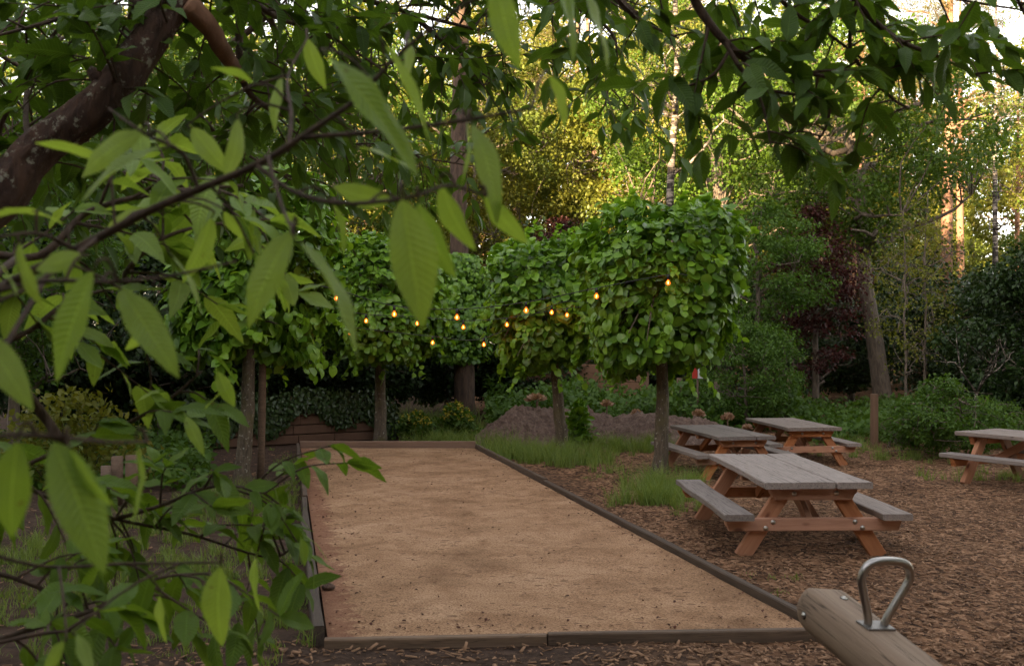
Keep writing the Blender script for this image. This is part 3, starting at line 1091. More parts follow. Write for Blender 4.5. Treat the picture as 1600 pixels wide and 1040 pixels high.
b = G(1031, 738)
lime('lime tree with the largest clipped crown and a lichened trunk beside the picnic tables', b, 3.6, P(1032, 447, 13.0), (0.98, 0.93, 1.13), 0.105, (0.03, 0, 1.1), 11, 5600, leaf=0.128, taper=0.14)
b = G(881, 708)
lime('clipped lime with a slim leaning trunk rising from tall grass right of the court', b, 3.2, P(864, 470, 15.3), (0.96, 0.9, 1.05), 0.105, (-0.10, 0, 1.0), 12, 4500, leaf=0.13)
b = G(593, 691)
lime('clipped lime tree standing behind the far end of the sand court', b, 3.2, P(590, 470, 16.8), (1.16, 0.85, 1.06), 0.115, (0.01, 0, 1.1), 13, 4800, leaf=0.13)
b = G(378, 756)
lime('clipped lime tree left of the sand court, tied to a thin wooden stake', b, 3.4, P(398, 425, 12.3), (0.95, 0.9, 1.12), 0.105, (0.06, 0, 1.0), 14, 5000, leaf=0.145,
     stake=[(0.16, 0.25, -0.1), (0.19, 0.22, 1.0), (0.20, 0.2, 1.6)])

# ------------------------------------------------------------------ wood behind: tree kinds
def tree_kind(seed, hgt, tr, c_lo, rx, ry, nclus, per, leaf, tpl, lean=(0, 0), limb_r=0.09, cl_r=(0.5, 0.9), flat=0.65, hollow=0.3, droop=0.35, top_bias=0.0, wig=0.10, mains=9, wide_at=0.5):
    r = np.random.default_rng(seed)
    mt = MB()
    n = 16
    zz = np.linspace(-0.2, hgt * 0.93, n)
    tt = np.clip(zz / hgt, 0, 1)
    px_ = lean[0] * tt ** 1.3 + np.cumsum(r.normal(0, wig, n)) * tt
    py_ = lean[1] * tt ** 1.3 + np.cumsum(r.normal(0, wig, n)) * tt
    spine = np.stack([px_, py_, zz], 1)
    rad = tr * (1 - tt) ** 0.8 * 0.92 + tr * 0.08
    rad[0] *= 1.35
    mt.add(*tube(spine, rad, 12, True, 0.05, seed))
    mid = (c_lo + hgt) / 2
    hz = (hgt - c_lo) / 2
    # cluster centres through the crown
    cs = []
    while len(cs) < nclus:
        q = r.uniform(-1, 1, 3)
        rr = np.linalg.norm(q)
        if rr > 1 or rr < hollow * r.uniform(0.4, 1):
            continue
        zrel = q[2]
        wdt = math.sqrt(max(0.02, 1 - (abs(zrel - (wide_at * 2 - 1)) / (1.0 + abs(wide_at * 2 - 1))) ** 2))
        axis = np.array([np.interp(mid + zrel * hz, zz, px_), np.interp(mid + zrel * hz, zz, py_)])
        cs.append((axis[0] + q[0] * rx * wdt * 1.1, axis[1] + q[1] * ry * wdt * 1.1, mid + zrel * hz))
    cs = np.array(cs)
    nodes = [spine[k] for k in range(n) if zz[k] > c_lo * 0.75]
    for k in range(mains):
        z0 = r.uniform(c_lo * 0.85, hgt * 0.7)
        p0 = np.array([np.interp(z0, zz, px_), np.interp(z0, zz, py_), z0])
        a = 2 * math.pi * (k / mains) + r.uniform(-0.4, 0.4)
        ln = r.uniform(0.55, 0.95)
        tgt = p0 + np.array([math.cos(a) * rx * ln, math.sin(a) * ry * ln, r.uniform(0.05, 0.35) * hz])
        midp = (p0 + tgt) / 2 + np.append(r.normal(0, 0.25, 2), r.uniform(-0.1, 0.4))
        pth = spline([p0, midp, tgt], 9) + np.concatenate([np.zeros((1, 3)), r.normal(0, 0.05, (8, 3))])
        mt.add(*tube(pth, np.linspace(limb_r, limb_r * 0.25, 9), 7))
        nodes += list(pth[2:])
    nodes = np.array(nodes)
    mc = MB()
    for c in cs:
        dd = ((nodes - c) ** 2).sum(1) + np.where(nodes[:, 2] > c[2] + 0.3, 4.0, 0)
        p0 = nodes[dd.argmin()]
        midp = (p0 + c) / 2 + r.normal(0, 0.12, 3)
        mt.add(*tube(spline([p0, midp, c], 5), np.linspace(limb_r * 0.3, 0.008, 5), 5, False))
        m = int(per * r.uniform(0.6, 1.3))
        rc = r.uniform(*cl_r)
        q = norm(r.normal(0, 1, (m, 3))) * (r.uniform(0, 1, (m, 1)) ** 0.5) * rc * np.array([1, 1, flat])
        dirv = q / rc + r.normal(0, 0.55, (m, 3)) + np.array([0, 0, -droop])
        nv = r.normal(0, 0.55, (m, 3)) + np.array([0, 0, 0.9])
        add_leaves(mc, tpl, c + q, dirv, nv, leaf * r.uniform(0.6, 1.2, m), r)
    return mt, mc


KINDS = {}


def proto(key, bark, leafm, **kw):
    mt, mc = tree_kind(**kw)
    KINDS[key] = (mt.mesh(key + '_trunk', M[bark]), mc.mesh(key + '_crown', M[leafm]))


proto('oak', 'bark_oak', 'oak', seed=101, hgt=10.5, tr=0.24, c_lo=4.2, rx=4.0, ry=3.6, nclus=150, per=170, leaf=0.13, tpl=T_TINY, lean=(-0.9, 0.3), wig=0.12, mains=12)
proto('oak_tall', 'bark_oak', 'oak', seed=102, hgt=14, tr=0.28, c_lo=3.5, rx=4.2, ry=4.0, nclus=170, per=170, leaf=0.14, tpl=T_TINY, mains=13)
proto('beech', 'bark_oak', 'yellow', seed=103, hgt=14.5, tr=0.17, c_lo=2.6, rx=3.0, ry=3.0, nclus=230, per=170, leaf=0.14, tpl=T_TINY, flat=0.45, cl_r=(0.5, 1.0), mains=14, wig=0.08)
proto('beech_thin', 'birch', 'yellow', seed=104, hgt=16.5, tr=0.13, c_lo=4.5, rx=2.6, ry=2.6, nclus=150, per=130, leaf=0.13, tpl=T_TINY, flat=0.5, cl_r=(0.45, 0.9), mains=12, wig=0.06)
proto('birch', 'birch', 'yellow', seed=105, hgt=15, tr=0.13, c_lo=6.5, rx=2.2, ry=2.2, nclus=80, per=80, leaf=0.09, tpl=T_TINY, flat=0.9, droop=0.9, mains=10, limb_r=0.05, wig=0.07)
proto('bare_birch', 'birch', 'oak', seed=115, hgt=15, tr=0.11, c_lo=5.5, rx=1.5, ry=1.5, nclus=22, per=45, leaf=0.09, tpl=T_TINY, flat=0.9, droop=0.9, mains=12, limb_r=0.04, wig=0.09)
proto('pine', 'bark_orange', 'needle', seed=106, hgt=20, tr=0.24, c_lo=10.5, rx=2.6, ry=2.6, nclus=55, per=260, leaf=0.20, tpl=T_NEEDLE, flat=0.4, cl_r=(0.45, 0.85), droop=-0.2, mains=12, limb_r=0.06, wig=0.03)
proto('copper', 'bark_oak', 'copper', seed=107, hgt=5.2, tr=0.10, c_lo=0.7, rx=1.1, ry=1.2, nclus=75, per=130, leaf=0.10, tpl=T_TINY, flat=0.45, cl_r=(0.3, 0.6), mains=12, limb_r=0.04, wide_at=0.45, wig=0.05)
proto('shrub', 'bark_oak', 'fresh', seed=108, hgt=3.4, tr=0.06, c_lo=0.2, rx=1.4, ry=1.4, nclus=70, per=190, leaf=0.085, tpl=T_TINY, flat=0.5, cl_r=(0.3, 0.55), mains=10, limb_r=0.03, hollow=0.2, wig=0.03)
proto('ever', 'bark_oak', 'ever', seed=109, hgt=4.2, tr=0.10, c_lo=0.25, rx=1.9, ry=1.7, nclus=90, per=180, leaf=0.13, tpl=T_TINY, flat=0.6, cl_r=(0.4, 0.7), mains=10, limb_r=0.04, hollow=0.2, wig=0.05)
proto('maple', 'bark_oak', 'fresh', seed=110, hgt=6.2, tr=0.10, c_lo=1.4, rx=1.8, ry=1.8, nclus=90, per=150, leaf=0.11, tpl=T_TINY, flat=0.4, cl_r=(0.4, 0.75), mains=11, limb_r=0.04, wig=0.05)
proto('dome', 'bark_oak', 'fresh', seed=111, hgt=1.25, tr=0.03, c_lo=0.02, rx=0.95, ry=0.85, nclus=85, per=150, leaf=0.06, tpl=T_TINY, flat=0.75, cl_r=(0.14, 0.26), mains=9, limb_r=0.014, hollow=0.2, wide_at=0.35, wig=0.02)
proto('sapling', 'bark_oak', 'yellow', seed=112, hgt=5.0, tr=0.035, c_lo=1.0, rx=0.9, ry=0.9, nclus=34, per=40, leaf=0.08, tpl=T_TINY, flat=0.6, cl_r=(0.25, 0.5), mains=12, limb_r=0.016, wig=0.04)

NAMES = {'oak': ('oak_tree', 'tree'), 'oak_tall': ('oak_tree', 'tree'), 'beech': ('beech_tree', 'tree'), 'beech_thin': ('slender_tree', 'tree'), 'birch': ('birch_tree', 'tree'), 'bare_birch': ('birch_tree', 'tree'),
         'pine': ('pine_tree', 'tree'), 'copper': ('copper_leaved_tree', 'tree'), 'shrub': ('shrub', 'shrub'), 'ever': ('evergreen_shrub', 'shrub'), 'maple': ('young_maple', 'tree'),
         'dome': ('round_bush', 'bush'), 'sapling': ('sapling', 'tree')}


def plant(key, px, d, s, rz, label, group=None, sz=None, z=None, tilt=0.0):
    n_, cat = NAMES[key]
    x = (px - 800) / F * d
    zz = float(gz(np.array([x]), np.array([d]))[0]) if z is None else z
    root = thing(n_, label, cat, (x, d, zz), rz, group)
    root.scale = (s, s, sz or s)
    root.rotation_euler = (0, tilt, rz)
    link_mesh('trunk', KINDS[key][0], root)
    link_mesh('crown', KINDS[key][1], root)
    return root


GB = 'trees of the wood behind the court'
GS = 'shrubs along the edge of the wood'
# mid distance
plant('oak', 1382, 24.5, 0.95, 0.2, 'gnarled dark oak with a leaning grey trunk behind the copper-leaved tree', GB, tilt=-0.075)
plant('oak_tall', 1130, 31, 0.95, 1.9, 'broad dark green oak rising behind the largest clipped lime', GB)
plant('copper', 1275, 23.5, 0.92, 0.5, 'dark purple copper-leaved tree behind the farthest picnic table', 'copper-leaved trees')
plant('copper', 872, 30, 1.0, 2.2, 'dark purple tree half hidden above the right-hand clipped lime by the court', 'copper-leaved trees')
plant('maple', 1180, 22, 0.82, 1.1, 'feathery bright green young tree right of the largest clipped lime', GB)
plant('shrub', 1165, 19.2, 0.68, 2.0, 'leafy green shrub standing over the old rail fence', GS)
plant('ever', 1575, 21, 0.78, 0.3, 'dark evergreen shrub behind the big round bush', GS)
plant('ever', 1640, 18.5, 0.85, 2.4, 'dark evergreen at the right edge behind the cut-off picnic table', GS)
plant('ever', 1490, 25, 0.9, 4.0, 'shaded evergreen shrub behind the big round bush and the thin saplings', GS, sz=0.75)
plant('ever', 1330, 27, 1.0, 1.0, 'dark evergreen shrub in the gap below the leaning oak', GS, sz=0.7)
plant('ever', 1010, 24.5, 0.9, 3.0, 'dark evergreen shrub behind the tan board fence, under the largest lime', GS, sz=0.7)
plant('ever', 700, 22.5, 1.0, 0.8, 'dark evergreen shrub behind the thick ivy-clad pine trunk', GS, sz=0.85)
plant('ever', 810, 23.5, 0.9, 2.0, 'dark evergreen shrub behind the far right clipped lime', GS, sz=0.6)
plant('ever', 545, 20.5, 1.0, 5.0, 'dark evergreen shrub behind the low block wall, next to the far clipped lime', GS, sz=0.8)
plant('ever', 400, 19.5, 1.05, 1.3, 'dark evergreen shrub behind the low block wall and the staked lime', GS, sz=0.85)
plant('ever', 255, 18, 1.0, 2.6, 'dark evergreen shrub left of the staked lime', GS, sz=0.95)
plant('ever', 90, 16.5, 1.0, 3.6, 'dark evergreen shrub behind the sawn stakes at the left edge', GS)
plant('dome', 1470, 14.9, 0.95, 0.6, 'big round green bush on the chips left of the cut-off picnic table', GS, z=0)
plant('dome', 1420, 16.4, 0.5, 2.6, 'low green bush beside the short brown post', GS, z=0)
plant('dome', 1560, 16.2, 0.62, 4.4, 'low dull green bush behind the cut-off picnic table', GS, z=0)
plant('sapling', 1415, 20.5, 0.95, 0.4, 'thin sapling with yellowish leaves right of the short brown post', GB)
plant('sapling', 1445, 21.5, 1.05, 3.4, 'thinner sapling behind the round bush', GB)
# sunlit wood
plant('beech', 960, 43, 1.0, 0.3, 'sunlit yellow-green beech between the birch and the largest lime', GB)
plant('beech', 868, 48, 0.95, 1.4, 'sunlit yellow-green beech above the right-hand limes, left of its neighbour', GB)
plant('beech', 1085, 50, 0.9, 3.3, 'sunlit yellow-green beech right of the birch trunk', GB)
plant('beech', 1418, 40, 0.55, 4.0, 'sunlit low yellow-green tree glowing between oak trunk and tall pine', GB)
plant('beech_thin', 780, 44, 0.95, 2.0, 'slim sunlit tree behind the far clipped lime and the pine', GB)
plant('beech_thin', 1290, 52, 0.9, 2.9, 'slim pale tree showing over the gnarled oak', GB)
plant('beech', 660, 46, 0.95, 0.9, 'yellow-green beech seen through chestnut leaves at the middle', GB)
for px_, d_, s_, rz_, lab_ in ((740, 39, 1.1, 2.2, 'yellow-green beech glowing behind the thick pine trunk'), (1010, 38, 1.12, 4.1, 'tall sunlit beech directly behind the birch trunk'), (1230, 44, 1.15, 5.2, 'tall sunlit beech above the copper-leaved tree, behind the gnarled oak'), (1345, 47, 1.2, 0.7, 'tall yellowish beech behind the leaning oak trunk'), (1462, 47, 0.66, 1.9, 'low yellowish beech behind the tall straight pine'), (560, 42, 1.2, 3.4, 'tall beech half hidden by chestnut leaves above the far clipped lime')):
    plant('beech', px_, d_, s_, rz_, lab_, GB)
plant('birch', 1043, 24, 0.95, 0.3, 'birch with banded trunk rising above the largest clipped lime', GB, tilt=-0.02)
plant('bare_birch', 1552, 30, 0.93, 1.0, 'thin bare-stemmed birch against the open sky at right', GB, tilt=0.05)
plant('pine', 1474, 33, 0.95, 0.0, 'tall straight pine trunk left of the open sky', 'pine trees', tilt=0.02)
plant('pine', 902, 47, 0.95, 1.0, 'orange lit pine above the right-hand clipped limes', 'pine trees')
plant('pine', 1185, 55, 0.95, 2.0, 'far pine seen between the two dark oaks', 'pine trees')
plant('pine', 1415, 58, 1.0, 3.0, 'far orange pine above the glowing yellow tree', 'pine trees')
plant('pine', 1500, 42, 0.85, 1.7, 'orange-tinted pine crown above the open sky patch at right', 'pine trees')
plant('beech_thin', 1650, 45, 1.1, 0.4, 'slim tree at the right edge above the evergreens', GB)
plant('pine', 1590, 52, 0.8, 4.0, 'far pine at the right edge behind the thin birch', 'pine trees')
plant('pine', 806, 56, 0.95, 5.0, 'far pale pine trunk over the far clipped lime', 'pine trees')
plant('pine', 1345, 36, 0.9, 2.5, 'straight pine standing just left of the leaning oak trunk', 'pine trees')
# left, mostly behind the chestnut
plant('oak_tall', 520, 31, 0.9, 0.4, 'tall green tree behind the far clipped lime, seen through the chestnut leaves', GB)
plant('oak_tall', 330, 27, 0.85, 2.8, 'tall green tree behind the staked lime', GB)
plant('oak_tall', 120, 25, 0.95, 4.4, 'tall green tree at the left behind the leaning chestnut trunk', GB)
plant('oak', 240, 20, 0.72, 3.9, 'smaller dark tree left of the staked lime', GB)
plant('oak', 1700, 33, 0.7, 3.0, 'dark tree leaning in at the right edge under the open sky', GB)
plant('maple', 20, 13, 0.8, 2.0, 'leafy young tree at the left edge under the chestnut trunk', GB)

# thick pine by the far corner of the court, clad in ivy
def ivy_pine():
    base = G(726, 668)
    root = thing('pine_tree', 'thick rough-barked pine at the far right corner of the court, its trunk clad in leaves', 'tree', base, group='pine trees')
    r = np.random.default_rng(5)
    mbx = MB()
    n = 24
    zz = np.linspace(-0.1, 14, n)
    pts = np.stack([-0.10 * np.clip(zz / 3, 0, 1) + 0.03 * np.sin(zz), 0 * zz, zz], 1)
    rad = np.interp(zz, [0, 0.5, 3, 14], [0.29, 0.215, 0.185, 0.12])
    mbx.add(*tube(pts, rad, 20, True, 0.05, 4))
    mbx.build('trunk', M['bark_pine'], root)
    mbi = MB()
    nn = 5200
    z = r.uniform(1.35, 3.5, nn)
    a = r.uniform(0, 2 * math.pi, nn)
    w = 0.2 + np.abs(r.normal(0, 0.30, nn)) * (1 - np.abs(z - 2.4) / 1.6).clip(0.15, 1) + 0.18 * np.sin(z * 5 + a * 2).clip(0, 1)
    pos = np.stack([np.cos(a) * w - 0.1, np.sin(a) * w, z], 1)
    outv = np.stack([np.cos(a), np.sin(a), 0 * a], 1)
    add_leaves(mbi, T_HEART, pos, outv * 0.5 + r.normal(0, 0.35, (nn, 3)) + np.array([0, 0, -0.8]), outv + np.array([0, 0, 0.5]) + r.normal(0, 0.3, (nn, 3)), 0.11 * r.uniform(0.5, 1.1, nn), r)
    mbi.build('creeper', M['lime'], root)
    mbc = MB()
    for k in range(60):
        c = np.array([r.normal(0, 1.1), r.normal(0, 1.1), r.uniform(9, 14.2)])
        m = 260
        q = norm(r.normal(0, 1, (m, 3))) * r.uniform(0, 1, (m, 1)) ** 0.5 * np.array([0.7, 0.7, 0.3])
        add_leaves(mbc, T_NEEDLE, c + q, q + r.normal(0, 0.5, (m, 3)), r.normal(0, 1, (m, 3)), 0.2, r)
    mbc.build('crown', M['needle'], root)


ivy_pine()

# far wood closing the view, one mass
def far_wood(name, y0, y1, x0, x1, n, ztop, leaf, mat, seed, trunks=0):
    r = np.random.default_rng(seed)
    mbx = MB()
    ncl = n // 160
    for k in range(ncl):
        cx = r.uniform(x0, x1)
        cy = r.uniform(y0, y1)
        cz = ztop(cx) * r.uniform(0.02, 1) ** 0.75
        m = 160
        q = norm(r.normal(0, 1, (m, 3))) * r.uniform(0, 1, (m, 1)) ** 0.5 * r.uniform(0.8, 1.5) * np.array([1, 1, 0.6])
        add_leaves(mbx, T_TINY, np.array([cx, cy, cz]) + q, q + r.normal(0, 0.6, (m, 3)) + np.array([0, 0, -0.4]), r.normal(0, 0.5, (m, 3)) + np.array([0, 0, 0.9]), leaf * r.uniform(0.6, 1.3, m), r)
    o = mbx.build(name, M[mat])
    kind(o, 'stuff')
    if trunks:
        mbt = MB()
        for k in range(trunks):
            cx, cy = r.uniform(x0, x1), r.uniform(y0, y1)
            h = ztop(cx) * r.uniform(0.7, 1.1)
            mbt.add(*tube([(cx, cy, 0), (cx + r.normal(0, 0.3), cy, h * 0.5), (cx + r.normal(0, 0.5), cy, h)], [0.22, 0.16, 0.05], 7))
        t = mbt.build('trunk_mass', M['bark_orange'], o)
        kind(t, 'stuff')
    return o


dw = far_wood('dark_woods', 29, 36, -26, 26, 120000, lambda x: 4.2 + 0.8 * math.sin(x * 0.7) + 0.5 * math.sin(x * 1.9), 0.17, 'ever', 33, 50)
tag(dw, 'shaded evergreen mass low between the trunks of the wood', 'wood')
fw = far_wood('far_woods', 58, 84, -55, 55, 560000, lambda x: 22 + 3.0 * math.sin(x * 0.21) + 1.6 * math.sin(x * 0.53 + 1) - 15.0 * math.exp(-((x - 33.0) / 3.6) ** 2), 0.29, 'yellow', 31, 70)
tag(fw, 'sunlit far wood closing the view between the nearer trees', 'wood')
bw = far_wood('unseen_woods', -36, -22, -90, 48, 330000, lambda x: 17.6 + 1.2 * math.sin(x * 0.3), 1.0, 'oak', 32, 40)  # unseen; oversized leaves close the mass against the low sun
tag(bw, 'tall dark wood standing behind the viewer and shading the court', 'wood')

sw = far_wood('unseen_woods', -22, 15, 12.5, 23, 70000, lambda x: 13.0, 0.42, 'oak', 34, 20)  # unseen rest of the wood, added to darken the right side
tag(sw, 'wood standing to the right of the playground, outside the view', 'wood')
lw = far_wood('unseen_woods', -22, 13, -22, -10.5, 70000, lambda x: 11.0, 0.42, 'oak', 35, 20)  # unseen trees again, added to dim the left side
tag(lw, 'wood standing to the left of the court, outside the view', 'wood')

# undergrowth at the foot of the wood
mb = MB()
r = np.random.default_rng(41)
for (px0, px1, d0, d1, n, hmax) in ((760, 1250, 18.9, 22.5, 12000, 1.0), (1230, 1640, 17.0, 24, 9000, 0.5), (60, 600, 17.8, 20, 5000, 0.5), (-40, 330, 11.5, 17, 4500, 0.42)):
    d = r.uniform(d0, d1, n)
    px = r.uniform(px0, px1, n)
    x = (px - 800) / F * d
    lump = 0.35 + 0.65 * np.clip(0.5 + 0.5 * np.sin(x * 2.1 + d * 1.3) * np.cos(d * 2.3 - x * 0.7), 0, 1)
    z = r.uniform(0, 1, n) ** 0.7 * hmax * lump + gz(x, d)
    add_leaves(mb, T_OVAL, np.stack([x, d, z], 1), r.normal(0, 0.7, (n, 3)) + np.array([0, -0.2, -0.1]), r.normal(0, 0.4, (n, 3)) + np.array([0, -0.2, 1]), 0.13 * r.uniform(0.5, 1.2, n), r)
tag(kind(mb.build('undergrowth', M['fresh']), 'stuff'), 'leafy undergrowth at the foot of the wood', 'undergrowth')

# ------------------------------------------------------------------ low walls, fence, post
def block_wall():
    p0, p1 = G(315, 700), G(583, 686)
    d = p1 - p0
    mbx = MB()
    r = np.random.default_rng(3)
    z = 0.0
    for row in range(4):
        x = -0.2 * (row % 2)
        while x < d.length:
            L_ = r.uniform(0.6, 1.05)
            mbx.add(*prism_x(x, min(x + L_ - 0.012, d.length), r.normal(0, 0.008), z + 0.075, 0.2, 0.148, 0.012, 2))
            x += L_
        z += 0.16
    o = mbx.build('block_wall', M['block'], None, False)
    o.location = p0
    o.rotation_euler = (0, 0, math.atan2(d.y, d.x))
    tag(o, 'low brown block wall overgrown with ivy at the far left of the court', 'wall')
    # ivy over it
    mbi = MB()
    dn = d.normalized()
    out = np.array([dn.y, -dn.x, 0.0])
    if out[1] > 0:
        out = -out
    n = 9000
    s = r.uniform(-0.3, d.length + 0.4, n)
    dens = 0.5 + 0.5 * np.sin(s * 4.1 + 0.7) * np.sin(s * 1.7 + 2)
    zz = 0.68 - r.uniform(0, 1, n) ** (0.5 + 1.8 * (1 - dens)) * 0.62 * dens + r.normal(0, 0.05, n) + (r.uniform(0, 1, n) < 0.3) * r.uniform(0, 0.25, n)
    pos = np.array(p0) + s[:, None] * np.array(dn) + out * (0.115 + np.abs(r.normal(0, 0.03, n)))[:, None]
    pos[:, 2] = np.clip(zz, 0.02, 1.0)
    add_leaves(mbi, T_OVAL, pos, np.array([0, 0, -0.8]) + r.normal(0, 0.45, (n, 3)), out + r.normal(0, 0.35, (n, 3)) + np.array([0, 0, 0.4]), 0.085 * r.uniform(0.5, 1.2, n), r)
    o2 = mbi.build('ivy', M['ivy'])
    tag(o2, 'dark ivy hanging over the low brown block wall', 'ivy')


block_wall()


def board_fence():
    d = 23.0
    root = thing('board_fence', 'tan board fence behind the soil heap, between the lime trunks', 'fence', (P(770, 600, d).x, d, 0))
    Lg = P(1010, 600, d).x - P(770, 600, d).x
    for k in range(4):
        x0 = Lg * k / 4
        mbx = MB()
        for q in range(6):
            mbx.add(*prism_x(x0 + 0.06, x0 + Lg / 4 - 0.06, rng.normal(0, 0.003), 0.10 + 0.205 * q, 0.03, 0.2, 0.004, 2))
        mbx.build('panel', M['tan'], root, False)
    for k in range(5):
        mbx = MB()
        mbx.add(*prism_x(Lg * k / 4 - 0.05, Lg * k / 4 + 0.05, 0, 0.65, 0.1, 1.36, 0.006, 2))
        mbx.build('post', M['post'], root, False)


board_fence()


def rail_fence():
    d = 20.5
    x0, x1 = P(1055, 600, d).x, P(1235, 600, d).x
    root = thing('rail_fence', 'old grey rail fence with leaning posts behind the second picnic table', 'fence', (x0, d, 0.05))
    for k, (xa, za, xb, zb) in enumerate(((0, 0.62, 1.5, 0.60), (0.3, 0.36, 2.3, 0.30), (1.3, 0.72, 2.35, 0.55))):
        mbx = MB()
        mbx.add(*tube([(xa, 0, za), (xb, 0.02, zb)], 0.045, 8, True, 0.1, k))
        mbx.build('rail', M['wood_edge'], root)
    for k, xx in enumerate((0.1, 0.85, 1.55, 2.3)):
        mbx = MB()
        mbx.add(*tube([(xx, 0.09, -0.1), (xx + 0.03 * k, 0.09, 0.95 + 0.05 * (k % 2))], 0.055, 9, True, 0.1, k))
        mbx.build('post', M['stake'], root)
    # small red and white notice on a thin stake
    s = thing('notice', 'tiny red and white notice on a stake behind the largest lime trunk', 'sign', P(1090, 640, 19.6) * 1.0)
    s.location.z = 0
    mbx = MB()
    mbx.add(*tube([(0, 0, -0.05), (0, 0, 1.25)], 0.02, 8))
    mbx.build('stake', M['stake'], s)
    for nm, xo, mt in (('red_panel', -0.11, 'sign_red'), ('white_panel', 0.09, 'sign_white')):
        mbx = MB()
        mbx.add(*prism_x(xo * 0.55 - 0.05, xo * 0.55 + 0.05, -0.03, 1.13, 0.015, 0.22, 0.002, 2))
        mbx.build(nm, M[mt], s, False)


rail_fence()

mb = MB()
mb.add(*prism_x(-0.1, 0.88, 0, 0, 0.115, 0.10, 0.01, 4, 0.003, 3))
o = mb.build('wooden_post', M['post'], None, False)
bp = Vector(((1366 - 800) / F * 16.3, 16.3, 0))
o.location = bp
o.rotation_euler = (0, math.radians(-90), 0)
tag(o, 'short brown wooden post at the edge of the wood chips', 'post')
mb = MB()

# sawn stakes at the left
for k, (px, py, hh, rr) in enumerate(((165, 790, 0.42, 0.05), (182, 786, 0.50, 0.06), (205, 788, 0.52, 0.065))):
    mb = MB()
    mb.add(*tube([(0, 0, -0.05), (0.0, 0.01, hh)], rr, 10, True, 0.08, k))
    o = mb.build('sawn_stake', M['stake'])
    o.location = G(px, py)
    tag(o, ('slimmest and leftmost of the three sawn stakes at left', 'middle of the three sawn stakes at left', 'tallest and rightmost of the three sawn stakes at left')[k], 'stake', 'sawn stakes at the left')

# bare pale little tree in front of the dark evergreen on the right
def bare_tree():
    base = P(1520, 650, 18.2)
    base.z = 0.05
    root = thing('bare_sapling', 'bare pale-stemmed little tree in front of the dark evergreen at right', 'tree', base)
    r = np.random.default_rng(8)
    mbx = MB()

    def grow(p, d, l, rd, dep):
        q = p + d * l
        m_ = (p + q) / 2 + r.normal(0, l * 0.06, 3)
        mbx.add(*tube(spline([p, m_, q], 5), np.linspace(rd, rd * 0.65, 5), 6))
        if dep == 0:
            return
        for k in range(2 if dep < 3 else 3):
            nd = norm(d + r.normal(0, 0.5, 3) * np.array([1, 1, 0.5]) + np.array([0, 0, 0.12]))
            grow(q, nd, l * r.uniform(0.55, 0.8), rd * 0.62, dep - 1)
    grow(np.zeros(3), norm(np.array([0.1, 0, 1.0])), 0.75, 0.035, 4)
    mbx.build('trunk', M['birch'], root)


bare_tree()

# dried flower heads on top of the soil heap
def dried_heads():
    r = np.random.default_rng(9)
    mbx = MB()
    n = 90
    q = norm(r.normal(0, 1, (n, 3)))
    q[:, 2] = np.abs(q[:, 2])
    add_leaves(mbx, T_OVAL, q * 0.05 + np.array([0, 0, 0.14]), q + np.array([0, 0, 0.5]), r.normal(0, 1, (n, 3)), 0.075 * r.uniform(0.6, 1.1, n), r)
    head = mbx.mesh('flower_head', M['dry'])
    mbs = MB()
    mbs.add(*tube([(0, 0, -0.12), (0.01, 0, 0.15)], 0.012, 7))
    stem = mbs.mesh('stem', M['stake'])
    labs = ['widest dried tan flower head on the heap, left of the slim lime trunk', 'dried tan flower head on the heap, right of the slim lime trunk',
            'dried tan flower head just left of the lichened lime trunk', 'dried tan flower head on the heap left of the second picnic table',
            'dried tan flower head above the tabletop of the second picnic table', 'small dried flower head next to the farthest picnic table']
    for k, ((px, py), lab) in enumerate(zip(((838, 641), (948, 646), (994, 650), (1091, 656), (1137, 662), (1168, 667)), labs)):
        p = P(px, py + 9, 17.8)
        zt = float(mound_z(np.array([p.x]), np.array([17.8]))[0])
        rt = thing('dried_flower', lab, 'plant', (p.x, 17.8, max(zt, 0.02)), k * 1.1, 'dried flower heads on the soil heap')
        s = (1.25, 1.1, 0.95, 1.2, 1.2, 0.9)[k]
        rt.scale = (s * (1.5 if k == 0 else 1), s, s)
        link_mesh('flower_head', head, rt)
        link_mesh('stem', stem, rt)


dried_heads()

# yellow flowering clump by the far corner of the court, and yellow-green bush at left
def clump(name, label, base, hgt, rad, n, leaf, mat, flowers, seed, cat='plant'):
    r = np.random.default_rng(seed)
    root = thing(name, label, cat, base)
    mbx = MB()
    q = r.normal(0, 1, (n, 3)) * np.array([rad * 0.5, rad * 0.4, 1])
    z = r.uniform(0, 1, n) * hgt * np.exp(-((q[:, 0] / rad) ** 2))
    pos = np.stack([q[:, 0], q[:, 1], z], 1)
    add_leaves(mbx, T_OVAL, pos, r.normal(0, 0.6, (n, 3)) + np.array([0, 0, 0.3]), r.normal(0, 0.5, (n, 3)) + np.array([0, 0, 0.8]), leaf * r.uniform(0.5, 1.2, n), r)
    mbx.build('foliage', M[mat], root)
    mbt = MB()
    for k in range(14):
        p = pos[r.integers(n)]
        mbt.add(*tube([(p[0] * 0.4, p[1] * 0.4, -0.03), (p[0] * 0.8, p[1] * 0.8, p[2] * 0.6), tuple(p)], [0.008, 0.006, 0.003], 5))
    mbt.build('stem', M['twig'], root)
    if flowers:
        mbf = MB()
        pf = pos[z > np.quantile(z, 0.6)][:flowers]
        for k in range(3):
            add_leaves(mbf, T_OVAL, pf + np.array([0, -0.03, 0.04]), r.normal(0, 1, pf.shape), r.normal(0, 0.4, pf.shape) + np.array([0, 0, 1]), 0.05, r)
        mbf.build('blossom', M['flower_y'], root)
    return root


